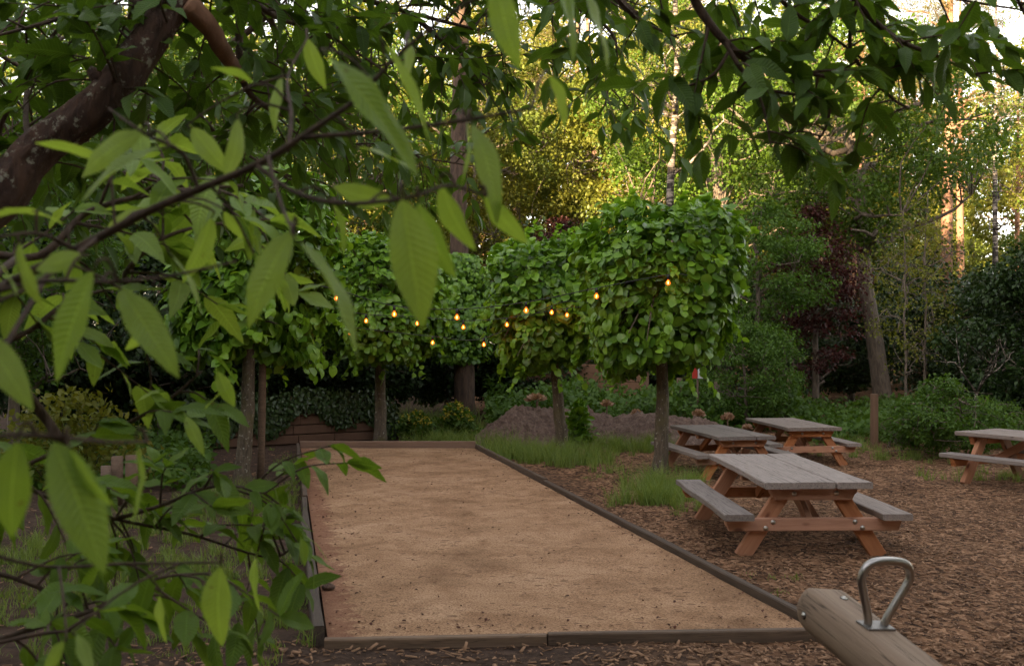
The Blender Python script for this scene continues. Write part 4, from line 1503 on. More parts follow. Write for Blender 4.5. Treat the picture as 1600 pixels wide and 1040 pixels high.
clump('flowering_plant', 'yellow flowering clump at the foot of the thick pine', G(712, 682), 0.62, 0.42, 900, 0.09, 'fresh', 90, 51)
clump('flowering_plant', 'pale yellow-flowered clump right of the far lime trunk', G(648, 684), 0.45, 0.5, 900, 0.09, 'fresh', 60, 52)
clump('leafy_bush', 'yellow-green leafy bush behind the sawn stakes at left', P(110, 700, 12.0) * 1.0, 1.15, 0.9, 2200, 0.10, 'yellow', 0, 53, 'bush').location.z = 0
clump('leafy_plant', 'bright heart-leaved plant at the far right lime trunk on the soil heap', P(905, 640, 16.6) * 1.0, 0.75, 0.22, 420, 0.15, 'lime', 0, 54).location.z = 0.0

# ------------------------------------------------------------------ grass
def blades(mbx, pos, hgt, wid, r, bend=0.35):
    n = len(pos)
    a = r.uniform(0, 2 * math.pi, n)
    side = np.stack([np.cos(a), np.sin(a), 0 * a], 1) * (wid * 0.5)[:, None]
    b = r.uniform(0, 2 * math.pi, n)
    fl = np.stack([np.cos(b), np.sin(b), 0 * b], 1) * (hgt * r.uniform(0.05, bend * 2, n))[:, None]
    up = np.array([0, 0, 1.0]) * hgt[:, None]
    v0, v1 = pos - side, pos + side
    v2, v3 = pos + side * 0.8 + up * 0.55 + fl * 0.3, pos - side * 0.8 + up * 0.55 + fl * 0.3
    v4, v5 = pos + side * 0.1 + up * 0.98 + fl, pos - side * 0.1 + up * 0.98 + fl
    V = np.stack([v0, v1, v2, v3, v4, v5], 1).reshape(-1, 3)
    o = (np.arange(n) * 6)[:, None]
    Q = np.concatenate([o + np.array([0, 1, 2, 3]), o + np.array([3, 2, 4, 5])], 0)
    mbx.add(V, Q)


mb = MB()
r = np.random.default_rng(61)
# (centre px, centre py, spread x m, spread y m, blades, height)
for (px, py, sx, sy, n, hh) in (
        (800, 712, 0.30, 0.35, 1700, 0.27), (850, 716, 0.30, 0.35, 1900, 0.29), (905, 722, 0.32, 0.4, 1900, 0.29), (890, 704, 0.6, 0.3, 900, 0.22), (960, 700, 0.5, 0.3, 1100, 0.22),
        (1005, 704, 0.4, 0.3, 1000, 0.26), (780, 700, 0.25, 0.3, 900, 0.32), (1030, 700, 0.5, 0.4, 700, 0.25),
        (1035, 768, 0.20, 0.25, 1500, 0.30), (1020, 786, 0.22, 0.25, 1300, 0.26), (1060, 762, 0.16, 0.2, 700, 0.26), (1075, 800, 0.2, 0.2, 260, 0.14),
        (690, 690, 0.35, 0.25, 1500, 0.24), (725, 692, 0.3, 0.25, 1000, 0.24), (640, 678, 0.5, 0.3, 2200, 0.52), (690, 676, 0.4, 0.3, 1500, 0.45),
        (370, 772, 0.25, 0.3, 500, 0.2), (330, 790, 0.4, 0.4, 900, 0.18), (430, 800, 0.3, 0.5, 600, 0.16), (480, 720, 0.2, 0.5, 500, 0.12), (455, 760, 0.15, 0.5, 350, 0.12),
        (120, 870, 0.6, 0.5, 2200, 0.17), (260, 890, 0.5, 0.45, 1500, 0.13), (60, 940, 0.4, 0.3, 1300, 0.12), (400, 870, 0.3, 0.5, 900, 0.13), (450, 950, 0.14, 0.35, 700, 0.11),
        (300, 960, 0.4, 0.3, 700, 0.09), (200, 830, 0.6, 0.6, 1500, 0.18), (1200, 900, 0.08, 0.08, 60, 0.05), (1340, 700, 0.35, 0.3, 500, 0.18), (1330, 690, 0.6, 0.4, 900, 0.26),
        (1560, 745, 0.5, 0.35, 700, 0.16), (1420, 715, 0.6, 0.3, 900, 0.22), (930, 745, 0.15, 0.15, 60, 0.06), (965, 760, 0.2, 0.2, 50, 0.06), (1215, 925, 0.06, 0.06, 40, 0.05),
        (1000, 735, 0.4, 0.4, 250, 0.1), (530, 700, 0.8, 0.3, 160, 0.10), (440, 990, 0.3, 0.15, 250, 0.06), (150, 1010, 0.7, 0.3, 800, 0.07)):
    c = G(px, py)
    # tufts
    nt_ = max(4, n // 28)
    tc = np.stack([r.normal(c.x, sx, nt_), r.normal(c.y, sy, nt_)], 1)
    w = r.integers(0, nt_, n)
    xy = tc[w] + r.normal(0, 0.035, (n, 2))
    ok = court_uv(xy[:, 0], xy[:, 1]) < -0.06
    xy = xy[ok]
    z = gz(xy[:, 0], xy[:, 1]) - 0.01
    hts = hh * r.uniform(0.25, 1.3, len(xy)) * (0.45 + 0.65 * r.uniform(0, 1, nt_))[w[ok]]
    blades(mb, np.concatenate([xy, z[:, None]], 1), hts, 0.004 + 0.005 * r.uniform(0, 1, len(xy)), r, 0.5)
tag(kind(mb.build('grass', M['grass']), 'stuff'), 'long grass in tufts along the court and under the trees', 'grass')

# ------------------------------------------------------------------ loose chips and litter
mb = MB()
r = np.random.default_rng(71)


def chips(n, x0, x1, y0, y1, lo, hi, cond):
    x, y = r.uniform(x0, x1, n), r.uniform(y0, y1, n)
    k = cond(x, y)
    x, y = x[k], y[k]
    m = len(x)
    z = gz(x, y) + r.uniform(0.0, 0.012, m)
    a = r.uniform(0, 2 * math.pi, m)
    tilt = r.normal(0, 0.25, (m, 3))
    d = norm(np.stack([np.cos(a), np.sin(a), r.normal(0, 0.18, m)], 1))
    nv = norm(np.array([0, 0, 1.0]) + tilt)
    T = np.array([(-0.5, 0, 0), (0.5, 0, 0), (0.38, 1, 0), (-0.42, 1, 0), (-0.45, 0.02, 0.16), (0.45, 0.02, 0.16), (0.34, 0.98, 0.16), (-0.38, 0.98, 0.16)], float) * np.array([0.30, 1, 0.5])
    Qd = np.array([(4, 5, 6, 7), (0, 1, 5, 4), (1, 2, 6, 5), (2, 3, 7, 6), (3, 0, 4, 7)])
    add_leaves(mb, [(T, Qd, np.zeros((8, 2)))], np.stack([x, y, z], 1), d, nv, lo * 0.8 + (hi * 1.25 - lo) * r.uniform(0, 1, m) ** 2.8, r)


right_of = lambda x, y: (court_uv(x, y) < -0.07) & (x + 0.10 * y > 1.2 + r.normal(0, 0.5, len(x)))
chips(95000, -1.0, 7.5, 3.0, 11.0, 0.010, 0.044, right_of)
chips(16000, 1.0, 9.5, 11, 16.5, 0.025, 0.06, right_of)
chips(4200, -2.2, 3.0, 3.8, 5.7, 0.02, 0.06, lambda x, y: court_uv(x, y) < -0.07)
chips(5200, -7, -1.0, 4, 16, 0.015, 0.05, lambda x, y: court_uv(x, y) < -0.07)
tag(kind(mb.build('wood_chips', M['chips']), 'stuff'), 'loose wood chips scattered over the ground', 'wood chips')

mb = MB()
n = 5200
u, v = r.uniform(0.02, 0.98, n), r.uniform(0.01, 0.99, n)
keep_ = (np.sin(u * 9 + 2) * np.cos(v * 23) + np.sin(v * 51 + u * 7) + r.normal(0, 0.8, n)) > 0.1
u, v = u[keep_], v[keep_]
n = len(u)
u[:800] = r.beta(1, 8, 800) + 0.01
u[800:1300] = 0.99 - 0.3 * r.beta(1, 9, 500)  # extra flecks darken the right edge in place of shade
v[1300:1600] = 0.005 + 0.15 * r.beta(1, 9, 300)  # extra flecks to darken the near edge as shade would
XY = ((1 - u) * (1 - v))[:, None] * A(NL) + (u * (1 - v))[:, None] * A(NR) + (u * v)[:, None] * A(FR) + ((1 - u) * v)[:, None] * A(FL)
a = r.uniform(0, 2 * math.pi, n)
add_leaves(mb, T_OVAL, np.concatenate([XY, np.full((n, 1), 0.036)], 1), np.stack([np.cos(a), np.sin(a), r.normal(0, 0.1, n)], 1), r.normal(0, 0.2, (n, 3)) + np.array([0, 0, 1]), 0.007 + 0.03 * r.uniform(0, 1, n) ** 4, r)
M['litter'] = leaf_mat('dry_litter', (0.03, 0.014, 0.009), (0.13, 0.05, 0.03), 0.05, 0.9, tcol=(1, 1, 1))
tag(kind(mb.build('leaf_litter_edge_shade', M['litter']), 'stuff'), 'small dry litter flecks on the sand, thickened to shade its edges', 'litter')
# dark clod near the left board
mb = MB()
V_, Q_, _ = tube([(-0.045, 0, 0), (-0.03, 0, 0), (0, 0, 0.004), (0.03, 0, 0), (0.045, 0, 0)], [0.01, 0.022, 0.027, 0.02, 0.008], 10, True, 0.25, 3)
mb.add(V_, Q_)
o = mb.build('soil_clod', M['soil'])
o.location = G(513, 927) + Vector((0, 0, 0.045))
tag(o, 'dark clod of soil lying on the sand near the left board', 'clod')

# ------------------------------------------------------------------ strings of lit bulbs
def bulb_mesh():
    pr = [(0.0, 0.002), (-0.0, 0.012), (-0.012, 0.014), (-0.024, 0.024), (-0.040, 0.030), (-0.056, 0.025), (-0.066, 0.012), (-0.069, 0.001)]
    ns = 14
    V_ = [(rr * math.cos(2 * math.pi * k / ns), rr * math.sin(2 * math.pi * k / ns), z) for z, rr in pr for k in range(ns)]
    Q_ = [(i_ * ns + k, (i_ + 1) * ns + k, (i_ + 1) * ns + (k + 1) % ns, i_ * ns + (k + 1) % ns) for i_ in range(len(pr) - 1) for k in range(ns)]
    m1 = MB()
    m1.add(V_, Q_)
    m2 = MB()
    m2.add(*tube([(0, 0, 0.0), (0, 0, 0.045), (0, 0, 0.06)], [0.018, 0.018, 0.008], 10))
    m3 = MB()
    m3.add(*tube([(0, 0, -0.052), (0, 0, -0.042), (0, 0, -0.032), (0, 0, -0.022)], [0.002, 0.0035, 0.0035, 0.002], 8))
    return m1.mesh('bulb', M['bulb']), m2.mesh('socket', M['dark']), m3.mesh('filament', M['filament'])


BULB, SOCK, FILA = bulb_mesh()


def light_string(label, ends, bulbs):
    root = thing('light_string', label, 'string lights', ends[0], group='strings of lit bulbs over the court')
    b0 = Vector(ends[0])
    hooks = [P(px, py, d) + Vector((0, 0, 0.115)) for px, py, d in bulbs]
    pts = [Vector(ends[0])] + hooks + [Vector(ends[1])]
    mbx = MB()
    mbx.add(*tube(spline([tuple(p - b0) for p in pts], 70), 0.006, 6))
    mbx.build('cable', M['dark'], root)
    for h in hooks:
        o_ = link_mesh('bulb', BULB, root)
        o_.location = h - b0 - Vector((0, 0, 0.06))
        link_mesh('socket', SOCK, o_)
        link_mesh('filament', FILA, o_)


light_string('string of lit bulbs hanging highest, from the staked lime across to the largest lime', (P(470, 440, 11.3), P(1075, 430, 11.9)),
             [(526, 468, 11.4), (616, 493, 11.6), (714, 498, 11.8), (822, 487, 11.8), (932, 465, 11.85), (1044, 444, 11.9)])
light_string('lowest hanging string of lit bulbs, in front of the far lime and the thick pine', (P(500, 500, 15.2), P(905, 470, 14.2)),
             [(547, 522, 15.3), (676, 537, 15.3), (756, 540, 15.0), (862, 490, 14.2)])
light_string('middle string of lit bulbs, between the far lime and the slim right lime', (P(520, 480, 14.6), P(915, 480, 14.1)),
             [(572, 503, 14.7), (652, 507, 14.7), (724, 513, 14.6), (792, 509, 14.4), (886, 494, 14.15)])

# ------------------------------------------------------------------ chestnut over the viewer
class Foliage:
    def __init__(s):
        s.pos, s.d, s.n, s.sz = [], [], [], []

    def add(s, p, d, n, sz):
        s.pos.append(np.array(p, float)); s.d.append(np.array(d, float)); s.n.append(np.array(n, float)); s.sz.append(sz)

    def emit(s, mb, tpl, r):
        if s.pos:
            add_leaves(mb, tpl, np.array(s.pos), np.array(s.d), np.array(s.n), np.array(s.sz), r)


def leafy(mbw, fol, r, path, r0, r1, ntw, tl, ll, per, droop=0.5, t0=0.15, spread=1.0):
    """woody path with leafy side twigs"""
    pth = spline(path, max(12, 6 * len(path)))
    m = len(pth)
    mbw.add(*tube(pth, np.linspace(r0, r1, m), 9, True, 0.05, int(r.integers(1000))))
    for k in range(ntw):
        t = t0 + (1 - t0) * (k + r.uniform(0, 1)) / ntw
        i_ = min(m - 2, int(t * (m - 1)))
        p0 = pth[i_]
        T = norm(pth[i_ + 1] - pth[i_])
        side = norm(r.normal(0, 1, 3) - 0)
        side = norm(side - T * np.dot(side, T))
        dv = norm(T * 0.55 + side * spread + np.array([0, 0, 0.1]))
        ln = tl * r.uniform(0.5, 1.25)
        q1 = p0 + dv * ln * 0.5 + r.normal(0, ln * 0.05, 3)
        q2 = p0 + dv * ln + np.array([0, 0, -0.22 * ln]) + r.normal(0, ln * 0.08, 3)
        tp = spline([p0, q1, q2], 9)
        mbw.add(*tube(tp, np.linspace(min(r1 * 0.8, 0.006) + 0.0015, 0.0018, 9), 5, False))
        npt = max(2, int(per * r.uniform(0.7, 1.3)))
        for j in range(npt):
            s_ = 0.2 + 0.8 * (j + 0.5) / npt
            x = s_ * 8
            i2 = min(7, int(x))
            pp = tp[i2] * (1 - (x - i2)) + tp[i2 + 1] * (x - i2)
            T2 = norm(tp[i2 + 1] - tp[i2])
            sd = norm(np.cross(T2, np.array([0, 0, 1.0])) + 1e-6) * (1 if j % 2 else -1)
            d = T2 * 0.55 + sd * 0.75 + np.array([0, 0, -droop]) + r.normal(0, 0.28, 3)
            n = np.array([0, 0, 1.0]) + d * 0.2 + r.normal(0, 0.35, 3)
            fol.add(pp, d, n, ll * r.uniform(0.6, 1.15))
        for j in range(2):
            fol.add(tp[-1], T * 0.4 + dv * 0.5 + np.array([0, 0, -droop]) + r.normal(0, 0.4, 3), np.array([0, 0, 1.0]) + r.normal(0, 0.4, 3), ll * r.uniform(0.6, 1.1))


BASE = Vector((-2.6, 3.0, 0))
CH = thing('chestnut_tree', 'sweet chestnut overhanging the view, leaning dark trunk at upper left and large serrated leaves', 'tree', BASE)
CHM = np.array(BASE)


def rel(pts):
    return [tuple(np.array(tuple(p)) - CHM) for p in pts]


def attach(path):
    W = np.array(WOOD)
    p = np.array(path[0])
    dd_ = np.linalg.norm(W - p, axis=1)
    q = W[dd_.argmin()]
    if 0.01 < dd_.min():
        path = [tuple(q)] + list(path)
    return path


def branch(name_seed, specs, tpl, mat, twig='twig', name='branch', dens=1.0, droop=0.3):
    """one branch part with its own foliage"""
    r = np.random.default_rng(name_seed)
    mbw, fol = MB(), Foliage()
    for sp in specs:
        path = attach(rel([P(*q) for q in sp['p']]))
        WOOD.extend(spline(path, 40).tolist())
        leafy(mbw, fol, r, path, sp['r'][0], sp['r'][1], int(sp['n'] * dens + 0.5), sp['tl'], sp['ll'], sp['per'], sp.get('droop', droop), sp.get('t0', 0.15), sp.get('spread', 1.0))
    w = mbw.build(name, M[twig], CH)
    mbl = MB()
    fol.emit(mbl, tpl, r)
    mbl.build('foliage', M[mat], w)
    return w


WOOD = []
r_tr = np.random.default_rng(78)
# leaning trunk: rises from the left, crosses the upper left corner
mb = MB()
tp = spline(rel([Vector((-2.75, 3.0, -0.1)), Vector((-2.55, 3.15, 0.8)), P(-170, 450, 3.4), P(-5, 310, 3.5), P(57, 236, 3.55), P(158, 160, 3.6), P(231, 67, 3.68), P(275, 0, 3.75), P(330, -70, 3.8), P(520, -220, 4.2)]), 40)
WOOD.extend(tp.tolist())
rad = np.interp(np.linspace(0, 1, 40), [0, 0.08, 0.4, 0.62, 0.8, 1], [0.22, 0.13, 0.072, 0.066, 0.058, 0.045])
tp2 = spline(tp, 220)
Vt, Qt, Ut = tube(tp2, np.interp(np.linspace(0, 1, 220), np.linspace(0, 1, 40), rad), 44, True, 0.0, 77)
ax_ = np.repeat(np.concatenate([tp2[:1], tp2, tp2[-1:]]), 44, axis=0)
an_, ln_ = Ut[:, 0] * 2 * math.pi, Ut[:, 1] * 40
ridge = 0.035 * np.sin(an_ * 7 + 1.3 * np.sin(ln_ * 0.9)) + 0.03 * np.sin(an_ * 3 - ln_ * 0.8) * np.sin(ln_ * 1.7 + 1) + 0.025 * np.sin(an_ * 13 + ln_ * 2.1) + 0.06 * np.sin(ln_ * 0.55 + 2) * np.sin(an_ + 1)
ridge += r_tr.normal(0, 0.012, len(Vt))
mb.add(ax_ + (Vt - ax_) * (1 + ridge)[:, None], Qt, Ut)
for ka, kb in ((0.47, 0.6), (0.58, 2.4), (0.66, 4.0)):      # knots and short dead stubs
    c_ = tp2[int(ka * 219)]
    d_ = norm(np.array([math.cos(kb), -0.5, math.sin(kb)]))
    mb.add(*tube([c_, c_ + d_ * 0.075, c_ + d_ * 0.105], [0.04, 0.026, 0.014], 12, True, 0.15, 4))
mb.build('trunk', M['bark_ch'], CH)
mb = MB()
mb.add(*tube(spline(rel([P(290, 5, 3.72), P(325, 40, 3.8), P(352, 85, 3.9), P(378, 120, 4.1)]), 12), np.linspace(0.045, 0.026, 12), 12, True, 0.08, 5))
mb.build('branch', M['bark_orange'], CH)  # warm sun on this bough is put into its orange bark colour

# upper left crown, 3.5 to 6 m away
branch(201, [
    dict(p=[(262, 40, 3.7), (180, -10, 3.8), (90, 30, 4.2), (-20, 60, 4.6)], r=(0.02, 0.006), n=26, tl=0.40, ll=0.15, per=5),
    dict(p=[(190, 130, 3.6), (215, 40, 4.0), (200, -60, 4.4)], r=(0.018, 0.006), n=18, tl=0.40, ll=0.15, per=5),
    dict(p=[(60, 260, 3.6), (40, 180, 4.2), (60, 90, 4.8), (150, 30, 5.2)], r=(0.018, 0.006), n=22, tl=0.45, ll=0.15, per=6),
    dict(p=[(330, -60, 3.8), (420, 20, 4.4), (520, 60, 5.0), (600, 110, 5.5)], r=(0.022, 0.006), n=30, tl=0.45, ll=0.15, per=6),
    dict(p=[(378, 120, 4.1), (420, 170, 4.4), (470, 190, 4.8), (560, 230, 5.2)], r=(0.018, 0.005), n=22, tl=0.42, ll=0.14, per=5),
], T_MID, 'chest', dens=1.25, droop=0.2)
branch(202, [
    dict(p=[(330, -60, 3.8), (470, -30, 5.2), (640, 20, 6.0), (800, 60, 6.4)], r=(0.03, 0.006), n=34, tl=0.55, ll=0.15, per=7),
    dict(p=[(640, 20, 6.0), (720, 90, 6.2), (760, 140, 6.4)], r=(0.018, 0.005), n=18, tl=0.5, ll=0.15, per=6),
    dict(p=[(470, -30, 5.2), (640, -20, 5.8), (860, 0, 6.0), (960, 60, 6.2), (945, 165, 6.3)], r=(0.025, 0.005), n=26, tl=0.5, ll=0.15, per=6),
    dict(p=[(420, 20, 5.4), (480, 110, 6.2), (560, 190, 6.8), (640, 240, 7.2), (740, 260, 7.4)], r=(0.02, 0.005), n=34, tl=0.55, ll=0.15, per=7),
    dict(p=[(300, 130, 5.2), (330, 200, 5.6), (400, 250, 6.0), (470, 290, 6.4)], r=(0.018, 0.005), n=20, tl=0.5, ll=0.15, per=6),
    dict(p=[(0, 220, 5.0), (120, 250, 5.6), (230, 280, 6.0), (330, 300, 6.4)], r=(0.018, 0.005), n=24, tl=0.5, ll=0.15, per=6),
    dict(p=[(-60, 60, 5.4), (60, 120, 6.0), (190, 170, 6.4), (300, 190, 6.8)], r=(0.018, 0.005), n=30, tl=0.55, ll=0.15, per=7),
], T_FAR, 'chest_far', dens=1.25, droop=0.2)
# upper right spray, about 3.3 m away
branch(203, [
    dict(p=[(1000, -170, 3.0), (1085, 0, 3.15), (1130, 62, 3.2), (1185, 105, 3.3), (1250, 112, 3.35), (1320, 126, 3.4)], r=(0.020, 0.006), n=22, tl=0.19, ll=0.138, per=4, t0=0.35),
    dict(p=[(1130, 62, 3.2), (1160, 110, 3.2), (1200, 140, 3.25), (1300, 155, 3.3)], r=(0.010, 0.004), n=12, tl=0.18, ll=0.138, per=4),
    dict(p=[(1160, 110, 3.2), (1190, 160, 3.2), (1205, 230, 3.2)], r=(0.006, 0.003), n=3, tl=0.16, ll=0.138, per=3, t0=0.75),
    dict(p=[(1140, 80, 3.2), (1110, 120, 3.2), (1050, 140, 3.2), (1025, 135, 3.2)], r=(0.006, 0.003), n=6, tl=0.15, ll=0.138, per=3, t0=0.4),
    dict(p=[(1300, -120, 3.1), (1340, 0, 3.3), (1400, 60, 3.4), (1470, 90, 3.5), (1530, 120, 3.6)], r=(0.016, 0.004), n=22, tl=0.20, ll=0.138, per=5, t0=0.3),
    dict(p=[(1340, 0, 3.3), (1330, 80, 3.4), (1390, 150, 3.5), (1420, 170, 3.6)], r=(0.010, 0.004), n=16, tl=0.20, ll=0.138, per=4, t0=0.2),
    dict(p=[(1300, 155, 3.3), (1290, 200, 3.3), (1270, 230, 3.3)], r=(0.006, 0.003), n=5, tl=0.16, ll=0.138, per=3, t0=0.4),
    dict(p=[(1150, -90, 3.3), (1230, 10, 3.5), (1290, 50, 3.6), (1370, 110, 3.7)], r=(0.012, 0.004), n=20, tl=0.21, ll=0.138, per=5, t0=0.2),
    dict(p=[(1000, -120, 3.6), (960, -20, 3.8), (1000, 30, 4.0), (1060, 60, 4.2)], r=(0.012, 0.004), n=14, tl=0.21, ll=0.138, per=4),
    dict(p=[(900, -70, 4.2), (1050, -25, 4.3), (1200, -15, 4.4), (1420, -10, 4.5), (1560, 10, 4.6)], r=(0.016, 0.005), n=56, tl=0.34, ll=0.145, per=6, t0=0.05),
    dict(p=[(760, -80, 4.6), (900, -20, 4.8), (1000, 20, 5.0)], r=(0.012, 0.004), n=24, tl=0.36, ll=0.145, per=6, t0=0.05),
    dict(p=[(1560, -80, 2.8), (1590, 0, 2.9), (1620, 50, 2.9)], r=(0.01, 0.004), n=7, tl=0.2, ll=0.138, per=3),
], T_MID, 'chest', dens=0.52, droop=0.1)
# low boughs at the lower left, 2 to 3.5 m away
branch(204, [
    dict(p=[(-60, 690, 2.6), (60, 770, 2.7), (180, 810, 2.8), (300, 835, 2.9), (420, 870, 3.0), (470, 845, 3.0)], r=(0.007, 0.003), n=26, tl=0.19, ll=0.125, per=4),
    dict(p=[(-60, 860, 2.3), (30, 905, 2.35), (80, 925, 2.4), (140, 955, 2.45)], r=(0.008, 0.003), n=10, tl=0.2, ll=0.125, per=4, t0=0.5),
    dict(p=[(180, 810, 2.8), (250, 790, 2.8), (330, 760, 2.8), (400, 765, 2.9), (440, 790, 2.9)], r=(0.007, 0.003), n=18, tl=0.24, ll=0.12, per=4),
    dict(p=[(100, 700, 2.5), (200, 660, 2.55), (262, 625, 2.6), (315, 580, 2.6)], r=(0.006, 0.003), n=9, tl=0.16, ll=0.125, per=3, t0=0.3),
    dict(p=[(140, 955, 2.3), (200, 920, 2.3), (260, 900, 2.35), (330, 895, 2.4)], r=(0.006, 0.003), n=12, tl=0.2, ll=0.12, per=4),
    dict(p=[(-40, 1010, 2.0), (60, 990, 2.0), (110, 985, 2.05)], r=(0.006, 0.003), n=7, tl=0.16, ll=0.12, per=4),
], T_MID, 'chest_low_shaded', dens=0.7)
branch(205, [
    dict(p=[(-80, 420, 2.2), (60, 400, 2.2), (140, 330, 2.3), (260, 300, 2.4), (380, 290, 2.5)], r=(0.012, 0.004), n=22, tl=0.26, ll=0.13, per=4),
    dict(p=[(-60, 560, 2.3), (40, 520, 2.3), (110, 470, 2.4), (220, 440, 2.5)], r=(0.010, 0.003), n=14, tl=0.22, ll=0.13, per=4),
    dict(p=[(200, 420, 2.4), (260, 370, 2.4), (340, 350, 2.5), (460, 340, 2.6)], r=(0.007, 0.003), n=15, tl=0.24, ll=0.13, per=4),
], T_MID, 'hero', dens=0.45)

# unseen crown above and behind the viewer, added to darken the foreground
r = np.random.default_rng(209)
mb = MB()
nc_ = 80
for k in range(nc_):
    c_ = np.array([r.uniform(-6, 4.5), r.uniform(-5, -1.3), r.uniform(3.9, 6.4)]) - CHM
    m_ = 150
    q_ = norm(r.normal(0, 1, (m_, 3))) * r.uniform(0, 1, (m_, 1)) ** 0.5 * np.array([0.75, 0.75, 0.4])
    add_leaves(mb, T_TINY, c_ + q_, q_ + r.normal(0, 0.6, (m_, 3)), r.normal(0, 0.4, (m_, 3)) + np.array([0, 0, 1.0]), 0.17 * r.uniform(0.6, 1.1, m_), r)
mb.build('crown', M['chest_far'], CH)

# nearest bough with the big soft-focus leaves, each set by its stalk and tip
HERO = [  # base px,py ; tip px,py ; distance ; roll (deg, about its own axis) ; size factor
    (517, 92, 672, 252, 1.25, 10, 1), (602, 72, 692, 215, 1.3, 70, 1), (738, 195, 806, 322, 1.35, 15, 1), (776, -30, 796, 104, 1.25, 30, 1),
    (905, -25, 972, 98, 1.3, 35, 1), (872, -40, 916, 84, 1.3, 50, 1), (612, 312, 505, 306, 1.3, 74, 1), (628, 312, 662, 512, 1.15, 0, 1), (655, 318, 692, 442, 1.22, 55, 1),
    (690, 290, 724, 402, 1.3, 66, 1), (758, 308, 822, 392, 1.35, 78, 1), (456, 362, 368, 500, 1.2, 5, 1), (468, 378, 592, 526, 1.15, 40, 1), (520, 318, 546, 398, 1.4, 70, 1),
    (146, 424, 66, 598, 1.15, 5, 1), (190, 452, 276, 580, 1.25, 10, 1), (-30, 520, 50, 632, 1.1, 30, 1), (252, 232, 108, 282, 1.3, 15, 1), (222, 208, 96, 262, 1.34, 35, 1),
    (372, 186, 376, 282, 1.5, 40, 1), (395, 130, 330, 100, 1.5, 55, 1), (28, 690, 0, 850, 1.0, 5, 1), (84, 690, 172, 890, 1.0, 15, 1), (110, 700, 150, 800, 1.0, 78, 1),
    (345, 885, 326, 1018, 1.5, 10, 1), (215, 690, 245, 800, 1.2, 70, 1), (130, 400, 45, 420, 1.3, 40, 1), (30, 380, 48, 490, 1.25, 72, 1), (-10, 400, 40, 460, 1.2, 60, 1),
    (400, 400, 440, 450, 1.5, 50, 1), (270, 400, 340, 470, 1.5, 45, 1), (330, 340, 300, 450, 1.6, 68, 1), (350, 330, 378, 380, 1.6, 75, 1), (730, 190, 750, 290, 1.45, 65, 1),
    (560, 230, 650, 250, 1.5, 30, 1), (858, 118, 890, 198, 1.5, 78, 1), (440, 120, 420, 200, 1.7, 45, 1), (300, 200, 350, 270, 1.7, 40, 1), (480, 60, 500, 140, 1.8, 40, 1),
    (640, 60, 640, 130, 1.6, 62, 1), (160, 250, 60, 210, 1.5, 62, 1), (50, 330, -30, 330, 1.4, 35, 1), (100, 350, 20, 300, 1.5, 50, 1), (235, 330, 160, 350, 1.6, 40, 1),
    (240, 500, 200, 560, 1.7, 72, 1), (100, 1000, 60, 1060, 1.4, 20, 1), (120, 990, 150, 1060, 1.4, 25, 1), (250, 930, 240, 1010, 1.7, 45, 1), (400, 870, 380, 960, 2.0, 40, 1),
    (475, 835, 522, 862, 2.4, 40, 1), (470, 840, 478, 885, 2.4, 20, 1), (320, 640, 350, 600, 2.0, 50, 1), (250, 610, 200, 628, 2.0, 20, 1), (340, 580, 365, 640, 2.0, 30, 1), (290, 650, 318, 705, 2.0, 20, 1),
]
r = np.random.default_rng(210)
mbw = MB()
main = spline(rel([P(-200, 560, 1.5), P(-60, 480, 1.5), P(118, 390, 1.48), P(250, 322, 1.45), P(400, 258, 1.42), P(470, 215, 1.42), P(545, 165, 1.42)]), 40)
main = spline(attach([tuple(q) for q in main]), 60)
WOOD.extend(main.tolist())
mbw.add(*tube(main, np.linspace(0.0085, 0.0038, 60), 10, True, 0.06, 1))
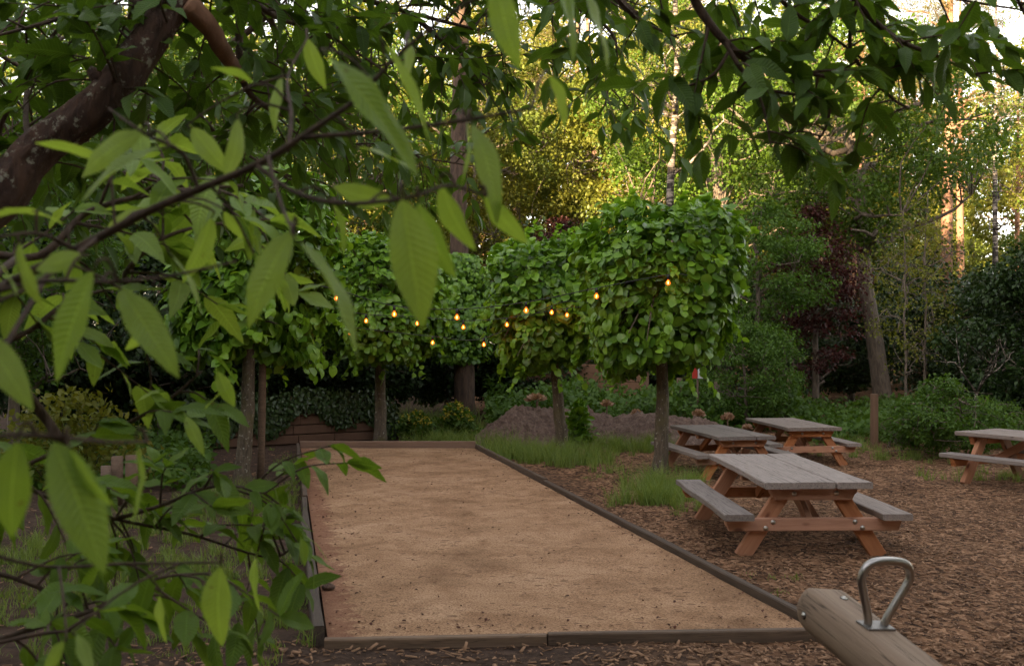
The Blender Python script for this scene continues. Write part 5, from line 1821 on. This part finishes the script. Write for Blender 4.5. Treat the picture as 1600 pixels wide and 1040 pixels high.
tw = [[P(470, 215, 1.42), P(600, 205, 1.4), P(725, 188, 1.38), P(800, 175, 1.38), P(830, 170, 1.38)], [P(-60, 470, 1.35), P(60, 440, 1.3), P(170, 440, 1.22), P(260, 432, 1.25), P(370, 408, 1.3)],
      [P(545, 165, 1.42), P(590, 120, 1.4), P(640, 70, 1.4), P(740, 0, 1.35), P(870, -50, 1.3)], [P(400, 258, 1.42), P(460, 300, 1.36), P(540, 318, 1.3), P(640, 308, 1.22), P(700, 290, 1.28), P(760, 305, 1.33)],
      [P(-80, 700, 1.1), P(0, 680, 1.05), P(90, 682, 1.0), P(160, 690, 1.1), P(230, 690, 1.2)], [P(310, 295, 1.44), P(285, 240, 1.42), P(225, 208, 1.36), P(170, 170, 1.4)],
      [P(450, 235, 1.42), P(455, 180, 1.5), P(450, 120, 1.65), P(480, 60, 1.75)], [P(420, 250, 1.4), P(440, 320, 1.3), P(460, 365, 1.18)], [P(60, 440, 1.3), P(-20, 480, 1.2), P(-60, 520, 1.1)],
      [P(118, 390, 1.48), P(60, 365, 1.4), P(-20, 372, 1.3)], [P(-120, 800, 1.5), P(40, 880, 1.55), P(200, 880, 1.6), P(345, 878, 1.5)]]
W0 = WOOD
WOOD = main.tolist()
tw = [attach(rel(t)) for t in tw]
for k, t in enumerate(tw):
    mbw.add(*tube(spline(t, 20), np.linspace(0.0038, 0.0018, 20), 8, True, 0.08, k))
mbl = MB()
wood_pts = np.concatenate([main] + [spline(t, 20) for t in tw])
pos, dd, nn, ss = [], [], [], []
for (x0, y0, x1, y1, d, roll, s) in HERO:
    a = P(x0, y0, d)
    b_ = P(x1, y1, d + r.uniform(-0.03, 0.03))
    ax = (b_ - a)
    L_ = ax.length
    axn = ax.normalized()
    toward = (Vector((0, 0, H)) - a).normalized()
    up = (toward * 0.6 + Vector((0, 0, 0.8)))
    up = (up - axn * up.dot(axn)).normalized()
    up = Matrix.Rotation(math.radians(roll * (1 if r.uniform() < 0.5 else -1)), 3, axn) @ up
    pos.append(np.array(a) - CHM); dd.append(np.array(axn)); nn.append(np.array(up)); ss.append(L_)
    # stalk to the closest wood
    pa = np.array(a) - CHM
    q = wood_pts[((wood_pts - pa) ** 2).sum(1).argmin()]
    st = pa - np.array(axn) * 0.10 * L_
    if np.linalg.norm(q - st) < 0.35:
        mbw.add(*tube(spline([q, (q + st) / 2 + np.array([0, 0, 0.012]), st, pa], 8), np.linspace(0.0024, 0.0013, 8), 6, False))
wob = mbw.build('branch', M['twig'], CH)
add_leaves(mbl, T_HERO, pos, dd, nn, ss, r)
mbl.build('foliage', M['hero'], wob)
